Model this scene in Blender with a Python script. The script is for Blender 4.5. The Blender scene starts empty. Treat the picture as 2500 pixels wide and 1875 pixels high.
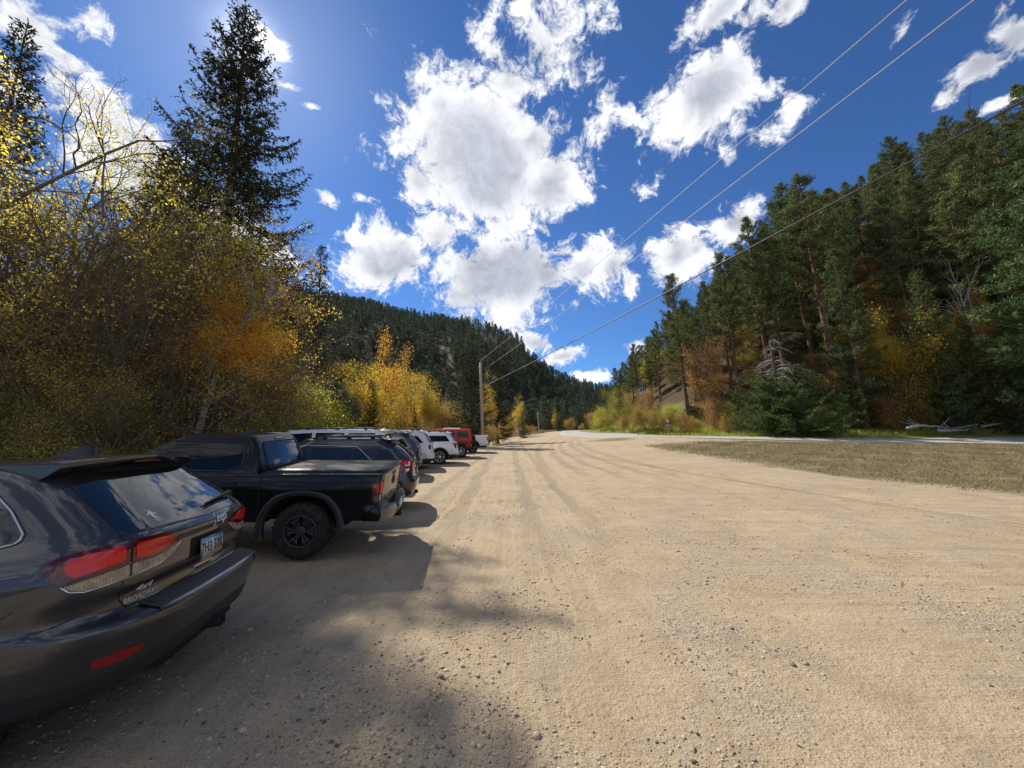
import bpy, bmesh, math, random
import numpy as np
from mathutils import Vector, Matrix
from mathutils.bvhtree import BVHTree
from mathutils.geometry import tessellate_polygon
S = bpy.context.scene
COL = S.collection
rad = math.radians
RNG = np.random.default_rng(7)

# ------------------------------------------------------------------ camera model
F = 939.0; CX = 1250.0; CY = 937.5; CH = 1.9
PITCH = math.atan((1045 - 937.5) / F)
def ray(u, v):
    a = (u - CX) / F; b = (CY - v) / F
    return np.array([a, math.cos(PITCH) - b * math.sin(PITCH), math.sin(PITCH) + b * math.cos(PITCH)])
def at(u, v, D):
    "point seen at photo pixel u,v whose forward distance is D"
    d = ray(u, v); return np.array([0, 0, CH]) + d * (D / d[1])
def sstep(a, b, x):
    t = np.clip((np.asarray(x, float) - a) / (b - a), 0, 1); return t * t * (3 - 2 * t)

# ------------------------------------------------------------------ scene graph helpers
def tag(o, label=None, cat=None, group=None, kind=None):
    if label: o['label'] = label
    if cat: o['category'] = cat
    if group: o['group'] = group
    if kind: o['kind'] = kind
    return o
def link(name, me, mats=(), parent=None):
    o = bpy.data.objects.new(name, me); COL.objects.link(o)
    if parent is not None: o.parent = parent
    for m in (mats if isinstance(mats, (list, tuple)) else [mats]):
        me.materials.append(m)
    return o
def empty(name, loc=(0, 0, 0), rot=(0, 0, 0)):
    o = bpy.data.objects.new(name, None); COL.objects.link(o)
    o.location = loc; o.rotation_euler = rot; o.empty_display_size = .3
    return o
def copy_tree(o, parent=None):
    c = o.copy(); COL.objects.link(c)
    if parent is not None: c.parent = parent
    for ch in [q for q in o.children]: copy_tree(ch, c)
    return c

def mesh_np(name, V, quads=None, tris=None, smooth=False, qm=None, tm=None):
    me = bpy.data.meshes.new(name)
    V = np.asarray(V, np.float32).reshape(-1, 3)
    nq = 0 if quads is None else len(quads); nt = 0 if tris is None else len(tris)
    me.vertices.add(len(V)); me.vertices.foreach_set('co', V.ravel())
    loops = []
    if nq: loops.append(np.asarray(quads, np.int32).ravel())
    if nt: loops.append(np.asarray(tris, np.int32).ravel())
    L = np.concatenate(loops)
    me.loops.add(len(L)); me.loops.foreach_set('vertex_index', L)
    me.polygons.add(nq + nt)
    tot = np.concatenate([np.full(nq, 4, np.int32), np.full(nt, 3, np.int32)])
    st = np.concatenate([[0], np.cumsum(tot)[:-1]]).astype(np.int32)
    me.polygons.foreach_set('loop_start', st); me.polygons.foreach_set('loop_total', tot)
    if smooth: me.polygons.foreach_set('use_smooth', np.ones(nq + nt, bool))
    if qm is not None or tm is not None:
        mi = np.concatenate([np.zeros(nq, np.int32) if qm is None else np.asarray(qm, np.int32),
                             np.zeros(nt, np.int32) if tm is None else np.asarray(tm, np.int32)])
        me.polygons.foreach_set('material_index', mi)
    me.update(calc_edges=True); me.validate(verbose=False)
    return me

class MB:
    "collects quads and triangles"
    def __init__(s): s.v = []; s.q = []; s.t = []; s.n = 0
    def add(s, V, q=None, t=None):
        V = np.asarray(V, float).reshape(-1, 3)
        if q is not None and len(q): s.q.append(np.asarray(q) + s.n)
        if t is not None and len(t): s.t.append(np.asarray(t) + s.n)
        s.v.append(V); s.n += len(V)
    def mesh(s, name, smooth=False):
        V = np.concatenate(s.v); q = np.concatenate(s.q) if s.q else None; t = np.concatenate(s.t) if s.t else None
        return mesh_np(name, V, q, t, smooth)
    def box(s, lo, hi, M=None):
        x0, y0, z0 = lo; x1, y1, z1 = hi
        V = np.array([(x0,y0,z0),(x1,y0,z0),(x1,y1,z0),(x0,y1,z0),(x0,y0,z1),(x1,y0,z1),(x1,y1,z1),(x0,y1,z1)], float)
        if M is not None: V = V @ np.array(M)[:3, :3].T + np.array(M)[:3, 3]
        s.add(V, [(0,3,2,1),(4,5,6,7),(0,1,5,4),(1,2,6,5),(2,3,7,6),(3,0,4,7)])
    def tube(s, P, r, n=6, cap=True):
        P = np.asarray(P, float); m = len(P); r = np.broadcast_to(np.asarray(r, float), (m,))
        T = np.gradient(P, axis=0); T /= np.linalg.norm(T, axis=1)[:, None] + 1e-9
        up = np.array([0, 0, 1.]) if abs(T[0][2]) < .9 else np.array([1., 0, 0])
        A = np.cross(T, up); A /= np.linalg.norm(A, axis=1)[:, None] + 1e-9
        B = np.cross(A, T)
        a = np.arange(n) * 2 * math.pi / n
        V = P[:, None] + r[:, None, None] * (np.cos(a)[None, :, None] * A[:, None] + np.sin(a)[None, :, None] * B[:, None])
        i = np.arange(m - 1)[:, None] * n; j = np.arange(n)[None]; k = (j + 1) % n
        q = np.stack([i + j, i + k, i + n + k, i + n + j], -1).reshape(-1, 4)
        V = V.reshape(-1, 3); t = []
        if cap:
            V = np.vstack([V, P[0], P[-1]]); c0 = m * n
            t = [(c0, (b + 1) % n, b) for b in range(n)] + [(c0 + 1, (m - 1) * n + b, (m - 1) * n + (b + 1) % n) for b in range(n)]
        s.add(V, q, t)
    def lathe(s, prof, n=48, M=None, mod=None):
        "prof: (radius, axial) list; axis = local Y"
        prof = np.asarray(prof, float); m = len(prof); a = np.arange(n) * 2 * math.pi / n
        Rr = np.repeat(prof[:, 0][:, None], n, 1)
        if mod is not None: Rr = mod(Rr, np.arange(m)[:, None], np.arange(n)[None])
        V = np.stack([Rr * np.cos(a), np.repeat(prof[:, 1][:, None], n, 1), Rr * np.sin(a)], -1).reshape(-1, 3)
        if M is not None: V = V @ np.array(M)[:3, :3].T + np.array(M)[:3, 3]
        i = np.arange(m - 1)[:, None] * n; j = np.arange(n)[None]; k = (j + 1) % n
        s.add(V, np.stack([i + j, i + n + j, i + n + k, i + k], -1).reshape(-1, 4))

# ------------------------------------------------------------------ materials
def mat(name, base=(.5, .5, .5), rough=.6, metal=0., spec=.5, coat=0., coat_r=.03, ior=1.5, trans=0., emit=None, es=1.):
    m = bpy.data.materials.new(name); m.use_nodes = True
    b = m.node_tree.nodes['Principled BSDF']
    b.inputs['Base Color'].default_value = (*base, 1); b.inputs['Roughness'].default_value = rough
    b.inputs['Metallic'].default_value = metal; b.inputs['Specular IOR Level'].default_value = spec
    b.inputs['Coat Weight'].default_value = coat; b.inputs['Coat Roughness'].default_value = coat_r
    b.inputs['IOR'].default_value = ior; b.inputs['Transmission Weight'].default_value = trans
    if emit:
        b.inputs['Emission Color'].default_value = (*emit, 1); b.inputs['Emission Strength'].default_value = es
    return m
class NT:
    "small node graph helper"
    def __init__(s, tree): s.t = tree; s.n = tree.nodes; s.l = tree.links
    def new(s, ty, **kw):
        n = s.n.new(ty)
        for k, v in kw.items(): setattr(n, k, v)
        return n
    def put(s, sock, v):
        if v is None: return
        if isinstance(v, bpy.types.NodeSocket): s.l.new(v, sock)
        elif isinstance(v, (tuple, list)) and sock.type == 'RGBA' and len(v) == 3: sock.default_value = (*v, 1)
        else: sock.default_value = v
    def m(s, op, a, b=None, c=None, clamp=False):
        n = s.new('ShaderNodeMath', operation=op, use_clamp=clamp)
        s.put(n.inputs[0], a); s.put(n.inputs[1], b); s.put(n.inputs[2], c)
        return n.outputs[0]
    def vm(s, op, a, b=None, out=0):
        n = s.new('ShaderNodeVectorMath', operation=op); s.put(n.inputs[0], a); s.put(n.inputs[1], b)
        return n.outputs[out]
    def mix(s, f, a, b, blend='MIX'):
        n = s.new('ShaderNodeMix', data_type='RGBA', blend_type=blend); s.put(n.inputs[0], f)
        s.put(n.inputs[6], a); s.put(n.inputs[7], b); return n.outputs[2]
    def noise(s, vec, scale, detail=4, rough=.55, dist=0., out=0):
        n = s.new('ShaderNodeTexNoise'); s.put(n.inputs['Vector'], vec); s.put(n.inputs['Scale'], scale)
        s.put(n.inputs['Detail'], detail); s.put(n.inputs['Roughness'], rough); s.put(n.inputs['Distortion'], dist)
        return n.outputs[out]
    def voro(s, vec, scale, out='Distance', rnd=1.):
        n = s.new('ShaderNodeTexVoronoi'); s.put(n.inputs['Vector'], vec); s.put(n.inputs['Scale'], scale)
        s.put(n.inputs['Randomness'], rnd); return n.outputs[out]
    def ramp(s, f, stops, interp='LINEAR'):
        n = s.new('ShaderNodeValToRGB'); cr = n.color_ramp; cr.interpolation = interp
        while len(cr.elements) < len(stops): cr.elements.new(.5)
        for e, (p, c) in zip(cr.elements, stops): e.position = p; e.color = (*c, 1) if len(c) == 3 else c
        s.put(n.inputs[0], f); return n.outputs[0]
    def rng(s, v, a, b, c=0., d=1., smooth=False):
        n = s.new('ShaderNodeMapRange'); n.interpolation_type = 'SMOOTHSTEP' if smooth else 'LINEAR'
        for i, q in enumerate((v, a, b, c, d)): s.put(n.inputs[i], q)
        return n.outputs[0]
    def mapv(s, vec, scale=(1, 1, 1), rot=(0, 0, 0), loc=(0, 0, 0)):
        n = s.new('ShaderNodeMapping'); s.put(n.inputs[0], vec); n.inputs[1].default_value = loc
        n.inputs[2].default_value = rot; n.inputs[3].default_value = scale; return n.outputs[0]
    def bump(s, h, strength=.5, dist=.01, normal=None):
        n = s.new('ShaderNodeBump'); s.put(n.inputs['Height'], h); n.inputs['Strength'].default_value = strength
        n.inputs['Distance'].default_value = dist; s.put(n.inputs['Normal'], normal); return n.outputs[0]
def nmat(name, rough=.8, spec=.3):
    m = mat(name, rough=rough, spec=spec); g = NT(m.node_tree); b = g.n['Principled BSDF']
    return m, g, b
def objco(g): return g.new('ShaderNodeTexCoord').outputs['Object']
def wpos(g): return g.new('ShaderNodeNewGeometry').outputs['Position']

def leaf_mat(name, stops, transl=.45, rough=.7, seed_mix=.35, gain=1.):
    stops = [(p, tuple(min(.8, q * gain) for q in c)) for p, c in stops]
    m = bpy.data.materials.new(name); m.use_nodes = True; g = NT(m.node_tree)
    out = g.n['Material Output']; b = g.n['Principled BSDF']
    isl = g.new('ShaderNodeNewGeometry').outputs['Random Per Island']
    ob = g.new('ShaderNodeObjectInfo').outputs['Random']
    big = g.noise(objco(g), .9, 2)
    f = g.m('ADD', g.m('MULTIPLY', isl, .55), g.m('ADD', g.m('MULTIPLY', ob, .25 * seed_mix / .35), g.m('MULTIPLY', g.m('SUBTRACT', big, .3), .55)), clamp=True)
    c = g.ramp(f, stops)
    g.put(b.inputs['Base Color'], c); b.inputs['Roughness'].default_value = rough; b.inputs['Specular IOR Level'].default_value = .12
    tr = g.new('ShaderNodeBsdfTranslucent'); g.put(tr.inputs['Color'], g.mix(1.0, c, (1.5, 1.5, 1.4), 'MULTIPLY'))
    mx = g.new('ShaderNodeMixShader'); mx.inputs[0].default_value = transl
    g.l.new(b.outputs[0], mx.inputs[1]); g.l.new(tr.outputs[0], mx.inputs[2]); g.l.new(mx.outputs[0], out.inputs[0])
    return m
def bark_mat(name, c1, c2, scale=6.):
    m, g, b = nmat(name, .9, .2); co = objco(g)
    n = g.noise(g.mapv(co, (1, 1, .18)), scale, 6, .65)
    g.put(b.inputs['Base Color'], g.mix(g.rng(n, .35, .65), c1, c2)); g.put(b.inputs['Normal'], g.bump(n, .8, .03))
    return m
# ------------------------------------------------------------------ camera
S.render.resolution_x = 1024; S.render.resolution_y = 768
cam = bpy.data.cameras.new('camera'); cam.sensor_width = 36; cam.lens = F / 2500 * 36
cam.clip_start = .05; cam.clip_end = 4000
co_ = bpy.data.objects.new('camera', cam); COL.objects.link(co_)
co_.location = (0, 0, CH); co_.rotation_euler = (rad(90) + PITCH, 0, 0); S.camera = co_
S.view_settings.view_transform = 'Standard'; S.view_settings.look = 'None'; S.view_settings.gamma = 1
S.view_settings.use_curve_mapping = False
S.view_settings.exposure = 0.55
S.cycles.max_bounces = 8; S.cycles.diffuse_bounces = 6; S.cycles.glossy_bounces = 3; S.cycles.transmission_bounces = 3; S.cycles.caustics_reflective = False; S.cycles.caustics_refractive = False; S.cycles.sample_clamp_indirect = 6
# ------------------------------------------------------------------ sun and sky
sd = ray(608, 115); sd = sd / np.linalg.norm(sd)
SUN_EL = math.asin(sd[2]); SUN_AZ = math.atan2(sd[0], sd[1])      # azimuth clockwise from +Y
sl = bpy.data.lights.new('sun', 'SUN'); sl.energy = 4.6; sl.angle = rad(.53); sl.color = (1, .93, .82)
so = bpy.data.objects.new('sun', sl); COL.objects.link(so)
so.rotation_euler = Vector(sd).to_track_quat('Z', 'Y').to_euler(); so.location = (-30, 40, 60)

w = bpy.data.worlds.new('World'); S.world = w; w.use_nodes = True
g = NT(w.node_tree); g.n.clear()
sky = g.new('ShaderNodeTexSky'); sky.sky_type = 'NISHITA'; sky.sun_disc = False
sky.sun_elevation = SUN_EL; sky.sun_rotation = SUN_AZ; sky.altitude = 1500
sky.air_density = 1.0; sky.dust_density = .25; sky.ozone_density = 3.0
D = g.new('ShaderNodeTexCoord').outputs['Generated']
CL = [  # cloud masses as photo-pixel (x 1.13) centre, half sizes, rotation, weight
 (1030,320,185,140,12,1.35),(1190,390,88,85,0,1),(1050,420,130,70,0,1),(950,230,66,52,0,1),(905,390,50,60,0,.9),(1150,300,80,60,0,.9),
 (1170,110,120,95,-50,.62),(1225,50,75,65,0,.5),(1100,180,85,60,0,.75),(1240,160,60,50,0,.38),(1300,255,32,70,0,.36),(1060,110,60,60,-60,.55),
 (1120,20,70,40,0,.5),(1280,20,30,25,0,.4),
 (840,560,108,72,-10,1.15),(945,505,75,55,-20,.85),(1010,500,60,40,0,.45),(1080,490,60,50,0,.6),
 (1080,595,160,90,5,1.3),(1000,640,80,45,0,.8),(1180,600,70,60,0,.9),(1250,590,70,50,-10,.75),
 (1330,575,62,55,-20,.7),(1215,545,40,22,0,.5),(1300,540,40,30,0,.45),(1365,600,30,40,0,.6),
 (1110,690,100,26,5,.65),(1150,735,50,28,10,.8),(1220,768,48,20,-15,.8),(1370,748,28,18,0,.9),(1165,690,30,14,0,.5),(1280,812,40,12,0,.6),(1400,765,25,12,0,.6),
 (1460,555,72,62,-10,.9),(1500,540,35,35,0,.8),(1590,480,60,42,-35,.95),
 (1525,215,114,100,0,1.2),(1480,240,60,60,0,.75),(1570,235,60,50,-20,.45),(1510,290,50,35,0,.55),(1640,195,24,40,20,.28),
 (1560,20,100,42,-20,.85),(1480,70,36,30,-20,.45),(1640,125,16,26,0,.28),(1700,5,60,32,-25,.7),(1620,30,60,40,0,.5),
 (1690,265,32,48,10,.5),(1700,225,12,30,30,.35),
 (2130,130,105,42,-38,.95),(2080,190,60,26,-35,.8),(2200,70,70,50,-38,.95),(2160,222,38,14,-30,.6),(1940,66,22,26,-20,.35),(2160,20,60,18,-35,.35),
 (60,55,110,62,38,1),(140,130,110,32,42,.75),(190,25,62,26,38,.7),(205,60,40,14,50,.5),(150,60,40,30,40,.3),
 (270,270,150,48,42,.9),(180,220,110,40,38,.8),(330,330,70,55,20,.9),(300,390,150,70,30,1),(420,470,130,80,30,.9),(560,540,130,45,25,.8),(40,200,90,50,30,.7),
 (598,98,28,20,50,.7),(625,186,24,9,-10,.55),(667,222,18,10,-20,.6),(700,418,28,16,35,.7),(712,440,12,8,0,.35),(780,428,14,8,0,.35),(575,75,30,14,40,.4),
 (1395,405,32,16,-20,.4),(1355,250,22,22,30,.42),(1300,405,14,8,0,.3),(1560,325,30,22,30,.3),(1175,495,34,10,30,.4),(1120,660,130,22,0,.5),
]
# the masses are laid out once over the sky's directions (azimuth x elevation) and looked up there
IW, IH = 1536, 768
uu = (np.arange(IW) + .5) / IW; vv = (np.arange(IH) + .5) / IH
phi = -(uu - .5) * 2 * math.pi; el = (vv - .5) * math.pi
EL, PH = np.meshgrid(el, phi, indexing='ij')
DX, DY, DZ = np.cos(EL) * np.cos(PH), np.cos(EL) * np.sin(PH), np.sin(EL)
fld = np.full(DX.shape, -1.0)
for i, (cx, cy, rx, ry, ro, wt) in enumerate(CL):
    u, v = cx * 1.13, cy * 1.13; c = ray(u, v); c = c / np.linalg.norm(c); a = rad(ro)
    def tang(px, py):
        d = ray(u + px, v + py); d = d / d.dot(c); return d - c
    t1 = tang(math.cos(a) * rx * 1.3, math.sin(a) * rx * 1.3); t2 = tang(-math.sin(a) * ry * 1.3, math.cos(a) * ry * 1.3)
    t1 = t1 / t1.dot(t1); t2 = t2 / t2.dot(t2)
    dc = np.maximum(DX * c[0] + DY * c[1] + DZ * c[2], .05)
    ln = np.hypot((DX * t1[0] + DY * t1[1] + DZ * t1[2]) / dc, (DX * t2[0] + DY * t2[1] + DZ * t2[2]) / dc)
    val = wt * (1 - ln); k = .12; h = np.clip(.5 + .5 * (fld - val) / k, 0, 1)
    fld = val * (1 - h) + fld * h + k * h * (1 - h)
fld = np.clip(fld, -1, 1.5)
img = bpy.data.images.new('cloud layout', IW, IH, float_buffer=True, is_data=True)
px_ = np.ones((IH, IW, 4), np.float32); px_[..., 0] = px_[..., 1] = px_[..., 2] = fld; img.pixels.foreach_set(px_.ravel()); img.update(); img.pack()
env = g.new('ShaderNodeTexEnvironment'); env.image = img; env.interpolation = 'Linear'
warp = g.noise(D, 5.5, 4, .6, out=1)
Dw = g.vm('ADD', D, g.vm('MULTIPLY', g.vm('SUBTRACT', warp, (.5, .5, .5)), (.14, .14, .14)))
g.put(env.inputs[0], g.vm('ADD', D, g.vm('MULTIPLY', g.vm('SUBTRACT', warp, (.5, .5, .5)), (.045, .045, .045)))); best = env.outputs[0]
n1 = g.noise(Dw, 7.5, 7, .62); n2 = g.noise(Dw, 24, 6, .70)
# clouds over the rest of the sky, behind and beside the viewer
sx = g.new('ShaderNodeSeparateXYZ'); g.put(sx.inputs[0], D)
nb = g.noise(g.vm('MULTIPLY', D, (1, 1, 1.6)), 2.6, 6, .55)
behind = g.rng(sx.outputs[1], .30, .02, 0, 1, True)
backf = g.m('MULTIPLY', g.m('MULTIPLY', g.m('SUBTRACT', nb, .47), 5.), behind)
best = g.m('MAXIMUM', best, g.m('SUBTRACT', backf, g.m('SUBTRACT', 1.0, behind)))
nz = g.m('ADD', g.m('MULTIPLY', g.m('SUBTRACT', n1, .5), 1.6), g.m('MULTIPLY', g.m('SUBTRACT', n2, .5), 1.9))
field = g.m('ADD', best, nz)
alpha = g.rng(field, .02, .48, 0, 1, True)
alpha = g.m('MULTIPLY', alpha, g.rng(sx.outputs[2], .02, .10, .0, 1))
dens = g.m('ADD', best, g.m('MULTIPLY', g.m('SUBTRACT', g.noise(Dw, 5.0, 4, .6), .5), 1.3))
dots = g.vm('DOT_PRODUCT', D, tuple(sd), out=1)
shade = g.rng(dens, .34, .95, 0, 1, True)
shade = g.m('MULTIPLY', shade, g.rng(dots, .995, .90, .15, 1))
ccol = g.mix(shade, (.97, .985, 1.02), (.52, .56, .65))
det = g.m('MULTIPLY', g.rng(n2, .34, .66, .84, 1.08), g.rng(n1, .38, .62, .86, 1.06))
ccol = g.mix(1.0, ccol, det, 'MULTIPLY')
bg1 = g.new('ShaderNodeBackground'); bg2 = g.new('ShaderNodeBackground'); bg3 = g.new('ShaderNodeBackground')
hsv = g.new('ShaderNodeHueSaturation'); hsv.inputs['Saturation'].default_value = 1.0; g.put(hsv.inputs['Color'], sky.outputs[0])
tint = g.mix(g.rng(sx.outputs[2], .0, .35, 1, 0, True), (.50, .78, 1.12), (.42, .68, 1.05))
g.put(bg1.inputs[0], g.mix(1.0, hsv.outputs[0], tint, 'MULTIPLY')); bg1.inputs[1].default_value = .076
g.put(bg2.inputs[0], ccol); bg2.inputs[1].default_value = .75
glow = g.m('ADD', g.m('MULTIPLY', g.m('POWER', g.m('MAXIMUM', dots, 0.), 1100.), .55), g.m('MULTIPLY', g.m('POWER', g.m('MAXIMUM', dots, 0.), 60.), .10))
bg3.inputs[0].default_value = (1, .98, .95, 1); g.put(bg3.inputs[1], glow)
mx = g.new('ShaderNodeMixShader'); g.put(mx.inputs[0], alpha); g.l.new(bg1.outputs[0], mx.inputs[1]); g.l.new(bg2.outputs[0], mx.inputs[2])
ad = g.new('ShaderNodeAddShader'); g.l.new(mx.outputs[0], ad.inputs[0]); g.l.new(bg3.outputs[0], ad.inputs[1])
wo = g.new('ShaderNodeOutputWorld'); g.l.new(ad.outputs[0], wo.inputs[0])
try: w.cycles.sampling_method = 'MANUAL'; w.cycles.sample_map_resolution = 512
except Exception: pass

# ------------------------------------------------------------------ terrain
def pdist(x, y, L):
    "signed distance to polyline L (positive on its right hand side)"
    x = np.asarray(x, float); y = np.asarray(y, float); best = np.full(x.shape, 1e9); sg = np.ones(x.shape)
    for (ax, ay), (bx, by) in zip(L[:-1], L[1:]):
        dx, dy = bx - ax, by - ay; t = np.clip(((x - ax) * dx + (y - ay) * dy) / (dx * dx + dy * dy), 0, 1)
        ex = x - (ax + t * dx); ey = y - (ay + t * dy); d = np.hypot(ex, ey); cr = dx * ey - dy * ex
        m = d < best - 1e-9; best = np.where(m, d, best); sg = np.where(m, np.where(cr < 0, 1., -1.), sg)
    return best * sg
TREELINE = [(120, 8), (60, 25), (38, 33), (17, 45), (16, 62), (18, 80), (27, 110), (55, 150), (120, 260)][::-1]
RIDGE_B = np.array([-3.0, -1.6, -1.0, -.55, -.42, -.22, -.12, -.05, .02, .045, .10, .16, .24, .34, .5, 3.0])
RIDGE_E = np.array([.30, .44, .40, .355, .330, .285, .275, .255, .228, .190, .145, .112, .095, .090, .10, .12])
def terr(x, y):
    x = np.asarray(x, float); y = np.asarray(y, float)
    s = sstep(-2, 14, x)
    z = s * (1.12 * sstep(9, 36, y) + .0015 * np.clip(y - 40, 0, 200))
    # creek side, left of the cars
    z = z - 1.3 * sstep(-8.5, -13, x) * sstep(60, 30, y)
    # right hillside
    d = pdist(x, y, TREELINE)
    d = -d if FLIP else d
    z = z + .65 * sstep(-5.8, 1.0, d) * sstep(2, 8, y) * sstep(150, 80, y)
    h = np.clip(d - 1.5, 0, None)
    cap = 3 + .62 * np.clip(x - 17, 0, 200)
    hill = 1.05 * h
    hill = np.where(hill < cap, hill, cap + .25 * (hill - cap)); hill = np.minimum(hill, 52 + .05 * hill)
    z = z + np.where(d > 1.5, hill, 0) * sstep(330, 160, y)
    z = z + np.where(d > 3, 1, 0) * (np.sin(x * .5 + y * .3) * .4 + np.sin(x * .13 - y * .21) * .9) * sstep(3, 12, d)
    # far canyon wall
    b = x / np.maximum(y, 1.); e = np.interp(b, RIDGE_B, RIDGE_E)
    D0 = np.interp(b, [-1.5, -.4, -.05, .05, .2, .4], [90, 110, 150, 200, 260, 300])
    D1 = D0 + np.interp(b, [-1.5, -.4, .02, .2], [330, 330, 300, 260])
    f = np.clip((y - D0) / (D1 - D0), 0, 1); f = f ** .9
    wig = 1 + .10 * np.sin(b * 31 + y * .02) * (1 - f)
    lf = e * D1 * f * wig
    z = z + np.where(y > 40, lf, 0)
    return z
FLIP = False
if float(pdist(np.array([60.]), np.array([60.]), TREELINE)[0]) < 0: FLIP = True
def tz(x, y): return float(terr(np.array([float(x)]), np.array([float(y)]))[0])
def gnd(u, v, far=400):
    "where the photo pixel's ray meets the terrain"
    d = ray(u, v); t = 1.0; prev = 1.0
    while t < far:
        p = d * t; 
        if CH + p[2] <= tz(p[0], p[1]):
            lo, hi = prev, t
            for _ in range(18):
                mm = (lo + hi) / 2; p = d * mm
                if CH + p[2] <= tz(p[0], p[1]): hi = mm
                else: lo = mm
            p = d * hi; return (p[0], p[1], tz(p[0], p[1]))
        prev = t; t *= 1.02
    p = d * far; return (p[0], p[1], tz(p[0], p[1]))

# zones as ground polygons, read off where their edges lie on the ground
def gpoly(pts): return np.array([gnd(u, v)[:2] for u, v in pts])
ROADLINE = [gnd(u, v)[:2] for u, v in [(2500, 1080), (2200, 1076.5), (1900, 1072), (1700, 1068), (1560, 1065.5)]]
ROADLINE = [(ROADLINE[0][0] * 2 - ROADLINE[1][0], ROADLINE[0][1] * 2 - ROADLINE[1][1])] + ROADLINE
ROADLINE = [(ROADLINE[0][0] * 2 - ROADLINE[2][0], ROADLINE[0][1] * 2 - ROADLINE[2][1])] + ROADLINE
def inpoly(x, y, P):
    x = np.asarray(x); y = np.asarray(y); c = np.zeros(x.shape, bool); n = len(P); j = n - 1
    for i in range(n):
        xi, yi = P[i]; xj, yj = P[j]
        c ^= ((yi > y) != (yj > y)) & (x < (xj - xi) * (y - yi) / (yj - yi + 1e-12) + xi); j = i
    return c
def sdpoly(x, y, P):
    "positive inside"
    Q = [tuple(p) for p in P] + [tuple(P[0])]; d = np.abs(pdist(x, y, Q)); return np.where(inpoly(x, y, P), d, -d)
ISLAND = gpoly([(1575, 1088), (1640, 1082), (1800, 1077), (2000, 1079), (2250, 1082), (2500, 1086)])
ISLAND = np.vstack([ISLAND, [(60, 14), (40, 8), (24, 8.0)], gpoly([(2480, 1208), (2300, 1190), (2100, 1168), (1950, 1148), (1820, 1130), (1700, 1112), (1620, 1098)])])
ISLAND2 = gpoly([(1425, 1079), (1450, 1073), (1500, 1069), (1545, 1070), (1530, 1075), (1480, 1080)])
LOT = np.vstack([[(-8.3, -30), (-8.6, 4), (-8.4, 20), (-7.5, 33)], gpoly([(1195, 1080), (1240, 1068), (1290, 1062)]), [(14, 100), (22, 100)],
                 [(18, 60), (14, 45), (30, 40), (45, 33), (90, 20), (60, -30)]])
VERGE_FAR = 1
# ------------------------------------------------------------------ ground material (every patch of ground shares it; zones follow the real outlines)
m_ground, g, b = nmat('ground', .92, .15)
P = wpos(g)
def attr(n): return g.new('ShaderNodeAttribute', attribute_name=n).outputs['Fac']
sep = g.new('ShaderNodeSeparateXYZ'); g.put(sep.inputs[0], P); X, Y = sep.outputs[0], sep.outputs[1]
nA = g.noise(P, .45, 5, .6); nB = g.noise(P, 2.3, 5, .6); nC = g.noise(P, 14, 5, .65); nD = g.noise(P, 70, 4, .7)
edge = g.m('ADD', g.m('MULTIPLY', g.m('SUBTRACT', nA, .5), 2.2), g.m('MULTIPLY', g.m('SUBTRACT', nB, .5), 1.8))
edge = g.m('ADD', edge, g.m('MULTIPLY', g.m('SUBTRACT', nC, .5), .9))
# gravel
st1 = g.noise(g.mapv(P, (5.5, .22, 1), (0, 0, rad(4))), 1.0, 6, .62)          # wheel streaks down the lot
st2 = g.noise(g.mapv(P, (.20, 4.5, 1), (0, 0, rad(24))), 1.0, 6, .62)          # streaks sweeping round the island
fs = g.rng(g.m('ADD', X, g.m('MULTIPLY', Y, .05)), .5, 5., 0, 1, True)
st = g.mix(fs, st1, st2)
loose = g.rng(g.m('ADD', g.m('MULTIPLY', g.noise(P, .8, 4, .55), .75), g.m('MULTIPLY', st, .45)), .60, .74, 0, 1, True)
fine = g.voro(P, 95.); peb = g.voro(P, 42.); peb2 = g.voro(g.mapv(P, (1, 1, 1), (0, 0, .7)), 24.)
pcol = g.voro(P, 42., 'Color'); pc = g.new('ShaderNodeSeparateColor'); g.put(pc.inputs[0], pcol)
base = g.ramp(g.m('ADD', g.m('MULTIPLY', nB, .5), g.m('MULTIPLY', st, .5)), [(.30, (.33, .252, .168)), (.5, (.475, .372, .236)), (.70, (.57, .455, .298))])
base = g.mix(g.rng(nD, .40, .66, 0, .6), base, (.225, .175, .125)); base = g.mix(g.rng(g.noise(P, 32, 3, .6), .52, .68, 0, .45), base, (.20, .155, .115)); base = g.mix(g.rng(nA, .42, .62, 0, .22), base, (.25, .20, .15))
base = g.mix(g.m('MULTIPLY', loose, .55), base, g.mix(pc.outputs[0], (.215, .175, .135), (.46, .39, .30)))
speck = g.m('MULTIPLY', g.rng(peb, .06, .17, 1, 0), g.m('GREATER_THAN', pc.outputs[1], .72))
base = g.mix(g.m('MULTIPLY', speck, .85), base, (.13, .105, .09))
sp2 = g.m('MULTIPLY', g.rng(peb, .05, .2, 1, 0), g.m('LESS_THAN', pc.outputs[1], .12))
base = g.mix(g.m('MULTIPLY', sp2, .6), base, (.60, .52, .40))
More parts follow.
